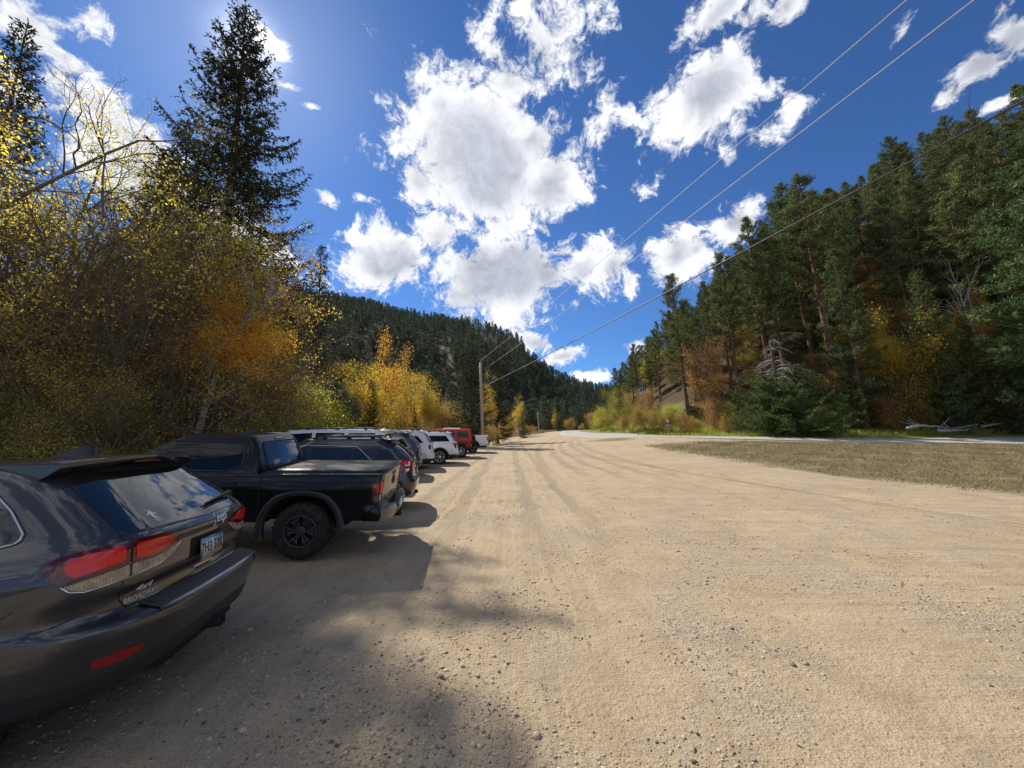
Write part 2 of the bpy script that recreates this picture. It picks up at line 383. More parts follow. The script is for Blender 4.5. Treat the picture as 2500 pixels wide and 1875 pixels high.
# tyre tracks: darker compacted arcs coming off the road
trk = None
for (a0, a1, a2, wd, yl, yh) in [(-1.1, -.01, 0, .16, 4, 70), (.55, -.012, 0, .16, 4, 70), (3.2, -.16, .0040, .2, 13, 75), (4.9, -.20, .0046, .2, 13, 75), (7.6, -.33, .0068, .2, 12, 60), (9.6, -.38, .0074, .2, 12, 60),
                                 (1.8, -.03, .0003, .14, 5, 80), (-2.5, .02, 0, .14, 6, 60), (12.5, -.5, .0090, .2, 14, 50)]:
    cx_ = g.m('ADD', a0, g.m('ADD', g.m('MULTIPLY', Y, a1), g.m('MULTIPLY', g.m('MULTIPLY', Y, Y), a2)))
    dd = g.m('ABSOLUTE', g.m('ADD', g.m('SUBTRACT', X, cx_), g.m('MULTIPLY', g.m('SUBTRACT', nA, .5), .8)))
    q = g.m('MULTIPLY', g.rng(dd, wd * .6, wd * 1.6, 1, 0, True), g.m('MULTIPLY', g.rng(Y, yl, yl + 6, 0, 1, True), g.rng(Y, yh - 15, yh, 1, 0, True)))
    trk = q if trk is None else g.m('MAXIMUM', trk, q)
trk = g.m('MULTIPLY', trk, g.rng(nB, .3, .6, .35, 1))
base = g.mix(g.rng(g.noise(g.mapv(P, (1, .5, 1)), .9, 5, .65), .52, .70, 0, .35), base, (.20, .155, .115)); base = g.mix(g.m('MULTIPLY', trk, .5), base, (.20, .155, .11))
# dry mown grass, green verge, forest litter
dry = g.ramp(g.m('ADD', g.m('MULTIPLY', nC, .7), g.m('MULTIPLY', nB, .3)), [(.36, (.085, .062, .034)), (.5, (.190, .150, .080)), (.62, (.32, .26, .15))])
dry = g.mix(g.rng(nA, .45, .62, 0, .45), dry, (.100, .100, .040))
grn = g.ramp(nC, [(.3, (.09, .115, .025)), (.6, (.20, .23, .05)), (.8, (.28, .27, .08))])
lit = g.ramp(g.m('ADD', g.m('MULTIPLY', nC, .6), g.m('MULTIPLY', nB, .4)), [(.3, (.030, .022, .013)), (.5, (.075, .050, .027)), (.62, (.055, .060, .022)), (.75, (.15, .095, .05))])
kl = g.rng(g.m('ADD', attr('dl'), edge), -.6, .5, 0, 1, True)
ki = g.rng(g.m('ADD', attr('di'), g.m('MULTIPLY', edge, 1.6)), -.5, .9, 0, 1, True)
kv = g.rng(g.m('ADD', attr('dv'), edge), -.6, .6, 0, 1, True)
col = g.mix(kv, lit, grn); col = g.mix(kl, col, base); col = g.mix(ki, col, g.mix(g.rng(nC, .62, .7, 0, .8), dry, base))
# rock where the far wall is steep
nrm = g.new('ShaderNodeSeparateXYZ'); g.put(nrm.inputs[0], g.new('ShaderNodeNewGeometry').outputs['Normal'])
far = g.rng(Y, 120, 160, 0, 1)
rk = g.ramp(g.noise(g.mapv(P, (1, 1, .3)), .12, 8, .7), [(.35, (.035, .033, .030)), (.6, (.10, .092, .08)), (.75, (.16, .14, .115))])
col = g.mix(g.m('MULTIPLY', far, g.m('MULTIPLY', attr('cliff'), g.rng(g.noise(P, .05, 5, .6), .40, .5, 0, 1))), g.mix(far, col, (.045, .052, .030)), rk)
g.put(b.inputs['Base Color'], col)
hh = g.m('ADD', g.m('MULTIPLY', nD, .011), g.m('MULTIPLY', nC, .026))
hh = g.m('ADD', hh, g.m('MULTIPLY', g.m('MULTIPLY', g.m('POWER', g.m('SUBTRACT', 1., g.m('MINIMUM', g.m('MULTIPLY', peb, 1.6), 1.)), 2.), .010), g.m('ADD', .35, g.m('MULTIPLY', loose, .9))))
hh = g.m('ADD', hh, g.m('MULTIPLY', g.rng(peb2, .02, .35, 1, 0, True), g.m('MULTIPLY', g.m('GREATER_THAN', g.noise(P, 9, 2), .56), .008)))
hh = g.m('ADD', hh, g.m('MULTIPLY', st, .03)); hh = g.m('SUBTRACT', hh, g.m('MULTIPLY', trk, .02))
rip = g.m('MULTIPLY', g.m('SINE', g.m('ADD', g.m('MULTIPLY', Y, 46.), g.m('MULTIPLY', nB, 22.))), g.m('MULTIPLY', g.rng(g.noise(P, .9, 3), .5, .62, 0, 1), .0022))
hh = g.m('ADD', hh, rip)
g.put(b.inputs['Normal'], g.bump(hh, 1.0, 1.0))

# ------------------------------------------------------------------ ground sheet
def build_ground():
    rr = [.25]
    while rr[-1] < 950: rr.append(rr[-1] * 1.026 + .01)
    rr = np.array(rr)
    fb = np.radians(np.arange(-76, 76.01, .5)); bb = np.radians(np.concatenate([np.arange(80, 281, 4)]))
    th = np.concatenate([fb, bb]); n = len(th); m = len(rr)
    TH, RR = np.meshgrid(th, rr); Xg = RR * np.sin(TH); Yg = RR * np.cos(TH)
    Z = terr(Xg.ravel(), Yg.ravel())
    V = np.stack([Xg.ravel(), Yg.ravel(), Z], 1)
    V = np.vstack([V, [0, 0, 0]])
    i = np.arange(m - 1)[:, None] * n; j = np.arange(n)[None]; k = (j + 1) % n
    q = np.stack([i + j, i + k, i + n + k, i + n + j], -1).reshape(-1, 4)[:, ::-1]
    t = np.stack([np.full(n, m * n), (np.arange(n) + 1) % n, np.arange(n)], 1)
    x, y = V[:, 0], V[:, 1]
    dl = sdpoly(x, y, LOT); di = np.maximum(sdpoly(x, y, ISLAND), sdpoly(x, y, ISLAND2) * 1.3)
    dr = pdist(x, y, ROADLINE + [(10.8, 44.6), (11, 60), (12.5, 85), (20, 112)])
    dt = pdist(x, y, TREELINE) * (-1 if FLIP else 1)
    dv = np.minimum(np.minimum(4.5 - dt, dt + 9), 3.0)
    dv = np.where(y < 4, -5, dv)
    lv = 2.2 - np.abs(pdist(x, y, [(-9.5, 2), (-9.3, 20), (-8.2, 34), (-5.2, 50), (-3, 75)]))   # weeds along the left edge of the lot
    dv = np.maximum(dv, lv)
    dl = np.where((dt > -7) & (y > 4), np.minimum(dl, -dt - 6.), dl)
    bq = x / np.maximum(y, 1)
    cl = sstep(-.13, -.06, bq) * sstep(.06, .02, bq) * sstep(140, 260, y)
    cen = V[q].mean(1); cd = sdpoly(cen[:, 0], cen[:, 1], LOT); ci = sdpoly(cen[:, 0], cen[:, 1], ISLAND)
    cdt = pdist(cen[:, 0], cen[:, 1], TREELINE) * (-1 if FLIP else 1)
    cls = np.where(cen[:, 1] > 140, 3, np.where(ci > 0, 1, np.where((cd > 0) & (cdt < -6.), 0, 2)))
    for k_, nm in enumerate(['gravel_lot', 'grass_island', 'ground', 'hills']):
        f = q[cls == k_]; tt = t if k_ == 0 else None
        used = np.unique(f if tt is None else np.concatenate([f.ravel(), tt.ravel()])); mp = np.full(len(V), -1); mp[used] = np.arange(len(used))
        me = mesh_np(nm, V[used], mp[f], None if tt is None else mp[tt], smooth=True)
        for an, arr in (('dl', dl), ('di', di), ('dv', dv), ('cliff', cl)):
            a = me.attributes.new(an, 'FLOAT', 'POINT'); a.data.foreach_set('value', arr[used].astype(np.float32))
        tag(link(nm, me, m_ground), kind='structure')
build_ground()

# ------------------------------------------------------------------ paved road
m_road, g, b = nmat('road', 1.0, .08); P = wpos(g)
n = g.noise(P, 3, 5, .6); g.put(b.inputs['Base Color'], g.ramp(n, [(.3, (.31, .295, .265)), (.7, (.42, .40, .36))])); g.put(b.inputs['Normal'], g.bump(g.noise(P, 60, 3), .4, .01))
def ribbon(name, line, wl, wr, h, m, step=.8, edge=.05):
    L = np.array(line, float)
    for _ in range(3):   # smooth
        Q = [L[0]]
        for a, c in zip(L[:-1], L[1:]): Q += [a * .75 + c * .25, a * .25 + c * .75]
        L = np.array(Q + [L[-1]])
    T = np.gradient(L, axis=0); T /= np.linalg.norm(T, axis=1)[:, None]; N = np.stack([T[:, 1], -T[:, 0]], 1)
    os_ = np.linspace(-wl, wr, 9); rows = []
    for o in os_:
        p = L + N * o; rows.append(np.column_stack([p, terr(p[:, 0], p[:, 1]) + h]))
    lo = rows[0].copy(); lo[:, 2] -= h + .3; hi = rows[-1].copy(); hi[:, 2] -= h + .3
    rows = [lo] + rows + [hi]; V = np.stack(rows, 1); m_, k_ = V.shape[:2]; V = V.reshape(-1, 3)
    i = np.arange(m_ - 1)[:, None] * k_; j = np.arange(k_ - 1)[None]
    q = np.stack([i + j, i + j + 1, i + k_ + j + 1, i + k_ + j], -1).reshape(-1, 4)
    return link(name, mesh_np(name, V, q[:, ::-1], None), m)
RD = [tuple(p) for p in ROADLINE] + [(11.2, 44.0), (10.2, 52), (9.8, 62), (11.5, 78), (16, 98), (26, 120), (45, 150)]
tag(ribbon('road', RD, 2.0, 2.1, .06, m_road), kind='structure')
# ------------------------------------------------------------------ plants
def nrm(a): return a / (np.linalg.norm(a, axis=-1, keepdims=True) + 1e-9)
def cards(mb, P, D, L, W, r):
    "diamond leaf or needle-spray faces"
    P = np.asarray(P, float); n = len(P)
    if n == 0: return
    D = nrm(np.asarray(D, float)); L = np.broadcast_to(L, (n,))[:, None]; W = np.broadcast_to(W, (n,))[:, None]
    Sx = nrm(np.cross(D, r.normal(size=(n, 3))))
    V = np.stack([P, P + D * L * .45 + Sx * W * .5, P + D * L, P + D * L * .45 - Sx * W * .5], 1).reshape(-1, 3)
    mb.add(V, np.arange(n * 4).reshape(-1, 4))
def spruce(seed, H, R, z0=.06, dens=1., card=.17, gappy=.0, droop=1., lean=0., top=.5):
    r = np.random.default_rng(seed); tr = MB(); cr = MB(); zs = np.linspace(0, H, 14); r0 = H * .013 + .03
    wob = np.cumsum(r.normal(0, .012 * H / 14, (14, 2)), 0)
    tp = np.column_stack([wob[:, 0], wob[:, 1], zs]); tr.tube(tp, np.interp(zs, [0, H * .03, H], [r0 * 1.5, r0, .012]), 9)
    z = z0 * H; PP = []; DD = []; LL = []
    while z < H * .99:
        f = (H - z) / (H * (1 - z0)); L0 = R * (f ** .82) * (1 - .25 * max(0, f - .85) / .15) + .12
        nb = 5 if f > .1 else 4; a0 = r.uniform(0, 6.28)
        for k in range(nb):
            if r.random() < gappy: continue
            a = a0 + k * 6.283 / nb + r.normal(0, .25); L = L0 * r.uniform(.62, 1.18)
            if r.random() < .06: L *= 1.2
            cx, cy = np.interp(z, zs, tp[:, 0]), np.interp(z, zs, tp[:, 1])
            u = np.linspace(0, 1, 7); up = np.interp(f, [0, .15, .5, 1], [.9, .35, -.05, -.28]) * droop + r.normal(0, .07)
            out = L * u; hz = L * (up * u + .20 * (u ** 3) - .10 * np.sin(u * 3.14) * droop)
            p = np.column_stack([cx + out * math.cos(a), cy + out * math.sin(a), z + hz]); tr.tube(p, np.linspace(.010 + L * .008, .004, 7), 4, cap=False)
            nt = max(3, int(L / .16 * dens)); s = r.uniform(.12, 1, nt) ** .85
            bp = np.stack([np.interp(s, u, p[:, c]) for c in range(3)], 1); tl = (.10 + .34 * L * (1 - s) ** .8 * .8 + .12) * r.uniform(.5, 1.1, nt)
            sg = r.choice([-1, 1], nt); fw = r.uniform(.2, .9, nt); dv = np.stack([math.cos(a) * fw - math.sin(a) * sg, math.sin(a) * fw + math.cos(a) * sg, -.15 - .45 * r.random(nt) * droop], 1)
            dv = nrm(dv); nc = np.maximum(2, (tl / (card * .42)).astype(int)); ii = np.repeat(np.arange(nt), nc)
            w = r.random(len(ii)); q = bp[ii] + dv[ii] * (tl[ii] * w)[:, None] + r.normal(0, .02, (len(ii), 3))
            d = dv[ii] * .7 + r.normal(0, .45, (len(ii), 3)) + np.array([math.cos(a), math.sin(a), -.25 * droop]) * .35
            PP.append(q); DD.append(d)
            nb2 = int(L / (card * .5) * dens); s2 = r.uniform(.2, 1, nb2); bp = np.stack([np.interp(s2, u, p[:, c]) for c in range(3)], 1)
            PP.append(bp); DD.append(np.array([math.cos(a), math.sin(a), up]) * .8 + r.normal(0, .5, (nb2, 3)))
        z += max(.16, (.30 + .012 * (H - z)) / max(.6, dens ** .5)) * r.uniform(.8, 1.2)
    nt = 12; PP.append(np.column_stack([np.full(nt, wob[-1, 0]), np.full(nt, wob[-1, 1]), H - r.random(nt) * .5])); DD.append(np.column_stack([r.normal(0, .4, nt), r.normal(0, .4, nt), np.ones(nt)]))
    PP = np.concatenate(PP); DD = np.concatenate(DD); n = len(PP); cards(cr, PP, DD, card * r.uniform(.6, 1.35, n), card * .36 * r.uniform(.7, 1.4, n), r)
    return tr, cr
def pine(seed, H, R, clear=.35, nb=70, tuft=11, nl=.34, tpb=9, flat=.3):
    "ponderosa: bare lower trunk, irregular upswept limbs ending in needle tufts"
    r = np.random.default_rng(seed); tr = MB(); cr = MB(); zs = np.linspace(0, H, 12); r0 = H * .0125 + .05
    wob = np.cumsum(r.normal(0, .015 * H / 12, (12, 2)), 0); tp = np.column_stack([wob, zs]); tr.tube(tp, np.interp(zs, [0, H * .05, H * .9, H], [r0 * 1.25, r0, r0 * .25, .03]), 8)
    PP = []; DD = []
    for k in range(nb):
        t = (k + r.random()) / nb; z = H * (clear + (1 - clear) * t ** .9); f = t
        L = R * (np.interp(f, [0, .10, .35, .6, .85, 1], [.6, .95, 1, .78, .42, .10])) * r.uniform(.5, 1.2); a = r.uniform(0, 6.283)
        if f < .15 and r.random() < .45:      # dead snag branch
            u = np.linspace(0, 1, 4); p = np.column_stack([np.interp(z, zs, tp[:, 0]) + L * .7 * u * math.cos(a), np.interp(z, zs, tp[:, 1]) + L * .7 * u * math.sin(a), z + L * (-.15 * u)]); tr.tube(p, np.linspace(.035, .01, 4), 4, cap=False); continue
        up = np.interp(f, [0, .5, 1], [-.12, .22, .95]) + r.normal(0, .12); u = np.linspace(0, 1, 6)
        p = np.column_stack([np.interp(z, zs, tp[:, 0]) + L * u * math.cos(a), np.interp(z, zs, tp[:, 1]) + L * u * math.sin(a), z + L * (up * u + .22 * u ** 2.5)])
        tr.tube(p, np.linspace(.03 + .012 * L, .012, 6), 5, cap=False)
        m = max(3, int(tpb * L / R)); s = r.uniform(.3, 1, m) ** .7; s[0] = 1
        c = np.stack([np.interp(s, u, p[:, q]) for q in range(3)], 1); off = r.normal(0, 1, (m, 3)) * np.array([.20, .20, .09]) * (.5 + L * .22)
        off[0] *= .2; c2 = c + off; c2[:, 2] += .08
        ii = np.repeat(np.arange(m), tuft); n = len(ii); d = nrm(r.normal(size=(n, 3)) + np.array([math.cos(a) * .5, math.sin(a) * .5, .55]))
        spread = r.normal(0, .13, (n, 3)); PP.append(c2[ii] + spread * np.array([1, 1, .6])); DD.append(d)
    PP = np.concatenate(PP); DD = np.concatenate(DD); n = len(PP); cards(cr, PP, DD, nl * r.uniform(.7, 1.3, n), nl * .26 * r.uniform(.7, 1.3, n), r)
    return tr, cr
def leafy(seed, H, spread, leaf=.07, nleaf=20000, stems=1, lean=(0, 0), bare=.0, upright=.5, levels=4, r0=None, clearf=.25, droop=0., twigs=1.0, cluster=.16, twob=1., patch=1.1, thin=1., toploss=.0):
    r = np.random.default_rng(seed); tr = MB(); cr = MB(); ends = []
    def grow(p, d, L, rr, lev):
        n = 5; pts = [p]; dd = d.copy()
        for i in range(n):
            dd = nrm(dd + r.normal(0, (.13 + .05 * (levels - lev)) * (twob if lev == levels else 1), 3) + np.array([0, 0, (.10 if lev > 1 else .03) * upright - droop * .08 * (levels - lev)])); pts.append(pts[-1] + dd * L / n)
        pts = np.array(pts); tr.tube(pts, np.linspace(rr, rr * (.55 if lev > 0 else .3), n + 1), 8 if lev >= levels - 1 else (5 if lev > 1 else 3), cap=False)
        if lev == 0: ends.append(pts[1:]); return
        if lev <= 1: ends.append(pts[2:])
        nc = {4: 7, 3: 6, 2: 5, 1: 5}.get(lev, 5)
        for k in range(int(nc * twigs + .5)):
            s = r.uniform(clearf if lev == levels else .2, 1.0); base = np.array([np.interp(s * n, np.arange(n + 1), pts[:, c]) for c in range(3)])
            ax = nrm(pts[min(n, int(s * n) + 1)] - pts[int(s * n) if int(s * n) < n else n - 1])
            q = nrm(np.cross(ax, r.normal(size=3))); ang = r.uniform(.45, 1.0) * (1.25 - .45 * upright)
            grow(base, nrm(ax * math.cos(ang) + q * math.sin(ang)), L * r.uniform(.45, .72) * (1.15 - .35 * s) * (spread if lev == levels else 1), rr * r.uniform(.38, .55) * (1.2 - .5 * s) * (thin if lev == levels else 1), lev - 1)
        grow(pts[-1], dd, L * .5, rr * .5, lev - 1)
    rr = r0 or (.02 + .012 * H)
    for s in range(stems):
        a = 6.283 * s / stems + r.random(); o = .25 * min(1, stems - 1); d = nrm(np.array([lean[0] + (o * math.cos(a) if stems > 1 else 0) * 1.1, lean[1] + (o * math.sin(a) if stems > 1 else 0) * 1.1, 1.]))
        grow(np.array([o * .4 * math.cos(a), o * .4 * math.sin(a), -.15]), d, H * .62 * r.uniform(.85, 1.05), rr / max(1, stems) ** .35, levels)
    E = np.concatenate(ends); 
    we = np.exp(r.normal(0, patch, len(E))); we /= we.sum(); k = r.choice(len(E), nleaf, p=we)
    # leafy and thin regions so that light shows through
    w = np.sin(E[k, 0] * 2.1 + seed) + np.sin(E[k, 1] * 2.3 + 1.3 * seed) + np.sin(E[k, 2] * 1.9 - seed); keep = (r.random(nleaf) > bare + toploss * np.clip(E[k, 2] / max(1, E[:, 2].max()), 0, 1) ** 3) & (r.random(nleaf) < .62 + .3 * w)
    C = E[k][keep] + r.normal(0, cluster, (keep.sum(), 3)); n = len(C)
    d = r.normal(size=(n, 3)) + np.array([0, 0, -.5])
    cards(cr, C, d, leaf * r.uniform(.6, 1.4, n), leaf * .62 * r.uniform(.7, 1.3, n), r)
    return tr, cr

m_bark_sp = bark_mat('spruce bark', (.055, .042, .034), (.12, .095, .078))
m_bark_pi = bark_mat('pine bark', (.085, .045, .028), (.21, .125, .08), 5)
m_bark_lf = bark_mat('leafy bark', (.13, .095, .062), (.26, .20, .135), 8)
m_bark_dead = bark_mat('weathered wood', (.20, .18, .16), (.48, .45, .41), 8)
m_birch, g, b = nmat('birch bark', .7, .3); co = objco(g); n = g.noise(g.mapv(co, (1, 1, 4.5)), 7, 5, .7)
g.put(b.inputs['Base Color'], g.ramp(n, [(.40, (.05, .04, .035)), (.47, (.42, .37, .32)), (.7, (.62, .57, .50))])); g.put(b.inputs['Normal'], g.bump(n, .3, .01))
L_SPR = leaf_mat('spruce needles', [(.1, (.016, .024, .013)), (.5, (.036, .048, .022)), (.9, (.075, .088, .036))], .12, gain=1.15)
L_SPB = leaf_mat('bluish spruce needles', [(.1, (.035, .055, .038)), (.5, (.07, .098, .066)), (.9, (.12, .15, .10))], .15)
L_SPG = leaf_mat('fresh green needles', [(.1, (.018, .030, .012)), (.5, (.044, .064, .022)), (.9, (.090, .112, .038))], .22, gain=1.6)
L_DRK = leaf_mat('dark hanging needles', [(.1, (.015, .018, .011)), (.5, (.034, .038, .020)), (.9, (.072, .074, .036))], .18, gain=1.25)
L_PIN = leaf_mat('pine needles', [(.1, (.022, .034, .015)), (.45, (.060, .078, .030)), (.8, (.120, .132, .048)), (1, (.18, .155, .06))], .18, gain=1.75)
L_PIB = leaf_mat('bright pine needles', [(.1, (.030, .055, .022)), (.5, (.074, .112, .042)), (.9, (.13, .16, .062))], .2, gain=1.5)
L_FAR = leaf_mat('far conifer needles', [(.1, (.020, .029, .022)), (.5, (.042, .054, .036)), (.9, (.080, .092, .055))], .15, gain=1.7)  # lighter, bluer needles: distance haze is put into the colour
L_OLV = leaf_mat('yellow green leaves', [(.05, (.14, .115, .025)), (.35, (.26, .21, .035)), (.62, (.38, .31, .05)), (.8, (.48, .40, .06)), (.97, (.30, .18, .04))], .68, gain=1.6)
L_BRN = leaf_mat('brown olive leaves', [(.05, (.13, .09, .035)), (.4, (.22, .15, .048)), (.7, (.33, .24, .06)), (.95, (.48, .38, .08))], .66, gain=1.8)
L_ORG = leaf_mat('orange leaves', [(.05, (.22, .10, .018)), (.4, (.46, .24, .030)), (.7, (.62, .36, .045)), (.95, (.56, .42, .07))], .62, gain=1.3)
L_YEL = leaf_mat('yellow leaves', [(.05, (.16, .09, .015)), (.35, (.38, .25, .03)), (.65, (.60, .43, .05)), (.9, (.34, .30, .06))], .5)
L_YGR = leaf_mat('yellow green bush leaves', [(.05, (.14, .17, .02)), (.4, (.32, .35, .035)), (.7, (.50, .47, .05)), (.95, (.62, .50, .06))], .5, gain=1.1)
L_RST = leaf_mat('rust oak leaves', [(.05, (.12, .06, .028)), (.4, (.26, .145, .060)), (.7, (.38, .22, .085)), (.95, (.40, .29, .11))], .4, gain=1.3)
L_TAN = leaf_mat('tan autumn leaves', [(.05, (.14, .08, .025)), (.4, (.28, .18, .05)), (.7, (.38, .27, .08)), (.95, (.26, .26, .06))], .42, gain=1.2)
L_TGR = leaf_mat('dull green gold leaves', [(.05, (.10, .09, .02)), (.4, (.22, .19, .04)), (.7, (.32, .27, .06)), (.95, (.36, .22, .06))], .42, gain=1.3)

GUP = Vector((-.044, .060, .995)).normalized()       # plumb line: the ground here slopes, trunks stand plumb
def plumb(az): 
    q = Vector((0, 0, 1)).rotation_difference(GUP); return (q.to_matrix() @ Matrix.Rotation(az, 3, 'Z')).to_euler()
def tree_proto(name, pair, mt, ml, crown='crown'):
    root = empty(name); tr, cr = pair
    link('trunk', tr.mesh('trunk', True), mt, root); link(crown, cr.mesh(crown), ml, root)
    return root
def dense_place(proto, first, loc, az, sc, label, cat, group=None, name=None):
    o = proto if first else copy_tree(proto)
    if name: o.name = name
    o.location = loc; o.rotation_euler = plumb(az); o.scale = (sc, sc, sc) if np.isscalar(sc) else sc
    for k in ('label', 'category', 'group', 'kind'):
        if k in o.keys(): del o[k]
    return tag(o, label, cat, group)
# ------------------------------------------------------------------ vehicles
def pchip(pts):
    x = np.array([p[0] for p in pts], float); y = np.array([p[1] for p in pts], float); h = np.diff(x); d = np.diff(y) / h; m = np.zeros(len(x))
    for i in range(1, len(x) - 1):
        if d[i - 1] * d[i] > 0: m[i] = 3 * (h[i - 1] + h[i]) / ((2 * h[i] + h[i - 1]) / d[i - 1] + (h[i] + 2 * h[i - 1]) / d[i])
    m[0] = d[0]; m[-1] = d[-1]
    def f(v):
        v = min(max(v, x[0]), x[-1]); i = min(int(np.searchsorted(x, v, 'right')) - 1, len(h) - 1); i = max(i, 0); t = (v - x[i]) / h[i]
        return float(y[i] * (1 + 2 * t) * (1 - t) ** 2 + h[i] * m[i] * t * (1 - t) ** 2 + y[i + 1] * t * t * (3 - 2 * t) + h[i + 1 - 1] * m[i + 1] * t * t * (t - 1))
    return f
def shell(T, z0, z1, nz=44, hc=.07, side=None, ns=36, n=2.3, extra=()):
    "closed car body from stacked plan outlines; T: xr, xf, w, cx, cy, bow as tables over height"
    fn = {k: (pchip(v) if isinstance(v, list) else (lambda z, v=v: v)) for k, v in T.items()}
    zs = sorted(set(list(np.linspace(z0, z1, nz)) + [e for e in extra if z0 < e < z1])); rings = []
    def ring(z, sc=1., ins=0., zz=None):
        xr, xf, w = fn['xr'](z) + ins, fn['xf'](z) - ins * 1.3, fn['w'](z) * sc; cx = min(fn['cx'](z), (xf - xr) * .4); cy = min(fn['cy'](z), w * .95); bow = fn['bow'](z); pts = []
        def corner(a): return (1 - math.cos(a) ** (2 / n)) , math.sin(a) ** (2 / n)
        for i in range(8): pts.append((xr, (w - cy) * i / 8))
        for i in range(14):
            a = i / 13 * math.pi / 2; c_, s_ = math.cos(a), math.sin(a); pts.append((xr + cx * (1 - max(c_, 0) ** (2 / n)), (w - cy) + cy * max(s_, 0) ** (2 / n)))
        for i in range(1, ns): pts.append((xr + cx + (xf - xr - 2 * cx) * i / ns, w))
        for i in range(14):
            a = (1 - i / 13) * math.pi / 2; c_, s_ = math.cos(a), math.sin(a); pts.append((xf - cx * (1 - max(c_, 0) ** (2 / n)), (w - cy) + cy * max(s_, 0) ** (2 / n)))
        for i in range(8): pts.append((xf, (w - cy) * (1 - (i + 1) / 8)))
        out = []
        for x, y in pts:
            x2 = x + bow * (y / max(w, .01)) ** 2 * (1 if x < (xr + xf) / 2 else -1) * (1 - min(1, abs(x - (xr if x < (xr + xf) / 2 else xf)) / .8))
            y2 = y * (1 + (side(x, z) if side else 0)); out.append((x2, y2, z if zz is None else zz))
        return out + [(x, -y, q) for x, y, q in out[-2:0:-1]]
    for z in zs: rings.append(ring(z))
    if hc > 0:
        for k in range(1, 10):
            a = k / 9 * math.pi / 2; sc = max(math.cos(a), 0) ** (2 / 3.0); 
            if k == 9: sc = .02
            rings.append(ring(z1, sc, (1 - sc) * .42, z1 + hc * math.sin(a) ** (2 / 2.6)))
    N = len(rings[0]); V = np.array(rings).reshape(-1, 3); m = len(rings)
    i = np.arange(m - 1)[:, None] * N; j = np.arange(N)[None]; k = (j + 1) % N
    q = np.stack([i + j, i + N + j, i + N + k, i + k], -1).reshape(-1, 4)
    bot = rings[0]; cb = len(V); V = np.vstack([V, [np.mean([p[0] for p in bot]), 0, z0], [np.mean([p[0] for p in rings[-1]]), 0, rings[-1][0][2]]])
    t = [(cb, j_, (j_ + 1) % N) for j_ in range(N)] + [(cb + 1, (m - 1) * N + (j_ + 1) % N, (m - 1) * N + j_) for j_ in range(N)]
    return V, q, np.array(t)
def bvh_of(parts):
    V = []; Fc = []; o = 0
    for v, q, t in parts:
        V += [tuple(p) for p in v]; Fc += [tuple(int(a) + o for a in f) for f in q] + [tuple(int(a) + o for a in f) for f in t]; o = len(V)
    return BVHTree.FromPolygons(V, Fc)
def body_obj(name, part, mats, parent, arches=(), clad=None):
    "link the shell, cut wheel arches out of it; clad(x,y,z)->slot number for lower cladding"
    me = mesh_np(name, *part, smooth=True); o = link(name, me, mats, parent)
    if arches:
        mb = MB()
        for (x, z, r_, yo, yi) in arches:
            for s in (1, -1):
                a = np.arange(40) * 2 * math.pi / 40; A = np.column_stack([x + r_ * np.cos(a), np.full(40, s * yo), z + r_ * np.sin(a)]); B_ = A.copy(); B_[:, 1] = s * yi
                V = np.vstack([A, B_]); j = np.arange(40); k = (j + 1) % 40; o_ = mb.n
                mb.add(V, np.stack([j, k, k + 40, j + 40], 1) if s > 0 else np.stack([k, j, j + 40, k + 40], 1))
                bmf = [list(range(40)), list(range(79, 39, -1))]
                mb.caps = getattr(mb, 'caps', []) + [[o_ + q for q in (f[::-1] if s > 0 else f)] for f in bmf]
        V = np.concatenate(mb.v); fs = [tuple(int(c) for c in f) for f in np.concatenate(mb.q)] + [tuple(f) for f in mb.caps]
        cm = bpy.data.meshes.new('cut'); cm.from_pydata([tuple(v) for v in V], [], fs); cm.update()
        bm = bmesh.new(); bm.from_mesh(cm); bmesh.ops.recalc_face_normals(bm, faces=bm.faces); bm.to_mesh(cm); bm.free()
        for mm in mats: cm.materials.append(mm)
        for p in cm.polygons: p.material_index = 1; p.use_smooth = True
        co = bpy.data.objects.new('cut', cm); COL.objects.link(co)
        bm = bmesh.new(); bm.from_mesh(me); bmesh.ops.remove_doubles(bm, verts=bm.verts, dist=1e-5); bmesh.ops.recalc_face_normals(bm, faces=bm.faces); bm.to_mesh(me); bm.free()
        md = o.modifiers.new('b', 'BOOLEAN'); md.object = co; md.operation = 'DIFFERENCE'; md.solver = 'EXACT'
        par = o.parent; o.parent = None; dg = bpy.context.evaluated_depsgraph_get(); dg.update(); nm = bpy.data.meshes.new_from_object(o.evaluated_get(dg)); o.parent = par
        o.modifiers.clear(); bpy.data.objects.remove(co); old = o.data; o.data = nm; nm.name = name
    me = o.data
    if clad:
        for p in me.polygons:
            if p.material_index == 0:
                k = clad(*p.center)
                if k: p.material_index = k
    try: me.set_sharp_from_angle(angle=rad(38))
    except Exception: pass
    return o
E2 = math.sqrt(.5)
def raymap(view, h, z):
    if view == 'L': return Vector((h, 5, z)), Vector((0, -1, 0))
    if view == 'R': return Vector((h, -5, z)), Vector((0, 1, 0))
    if view == 'B': return Vector((-5, h, z)), Vector((1, 0, 0))
    if view == 'F': return Vector((15, h, z)), Vector((-1, 0, 0))
    if view == 'T': return Vector((h, z, 5)), Vector((0, 0, -1))
    if view == 'BL': d = Vector((E2, -E2, 0)); return Vector((E2 * h, E2 * h, z)) - d * 5, d
    if view == 'BR': d = Vector((E2, E2, 0)); return Vector((E2 * h, -E2 * h, z)) - d * 5, d
def hit(bvh, view, h, z, off):
    o, d = raymap(view, h, z); loc, n, i, t = bvh.ray_cast(o, d)
    if loc is None:
        loc, n, i, t = bvh.find_nearest(o + d * 5)
    if n.dot(d) > 0: n = -n
    return loc + n * off, n
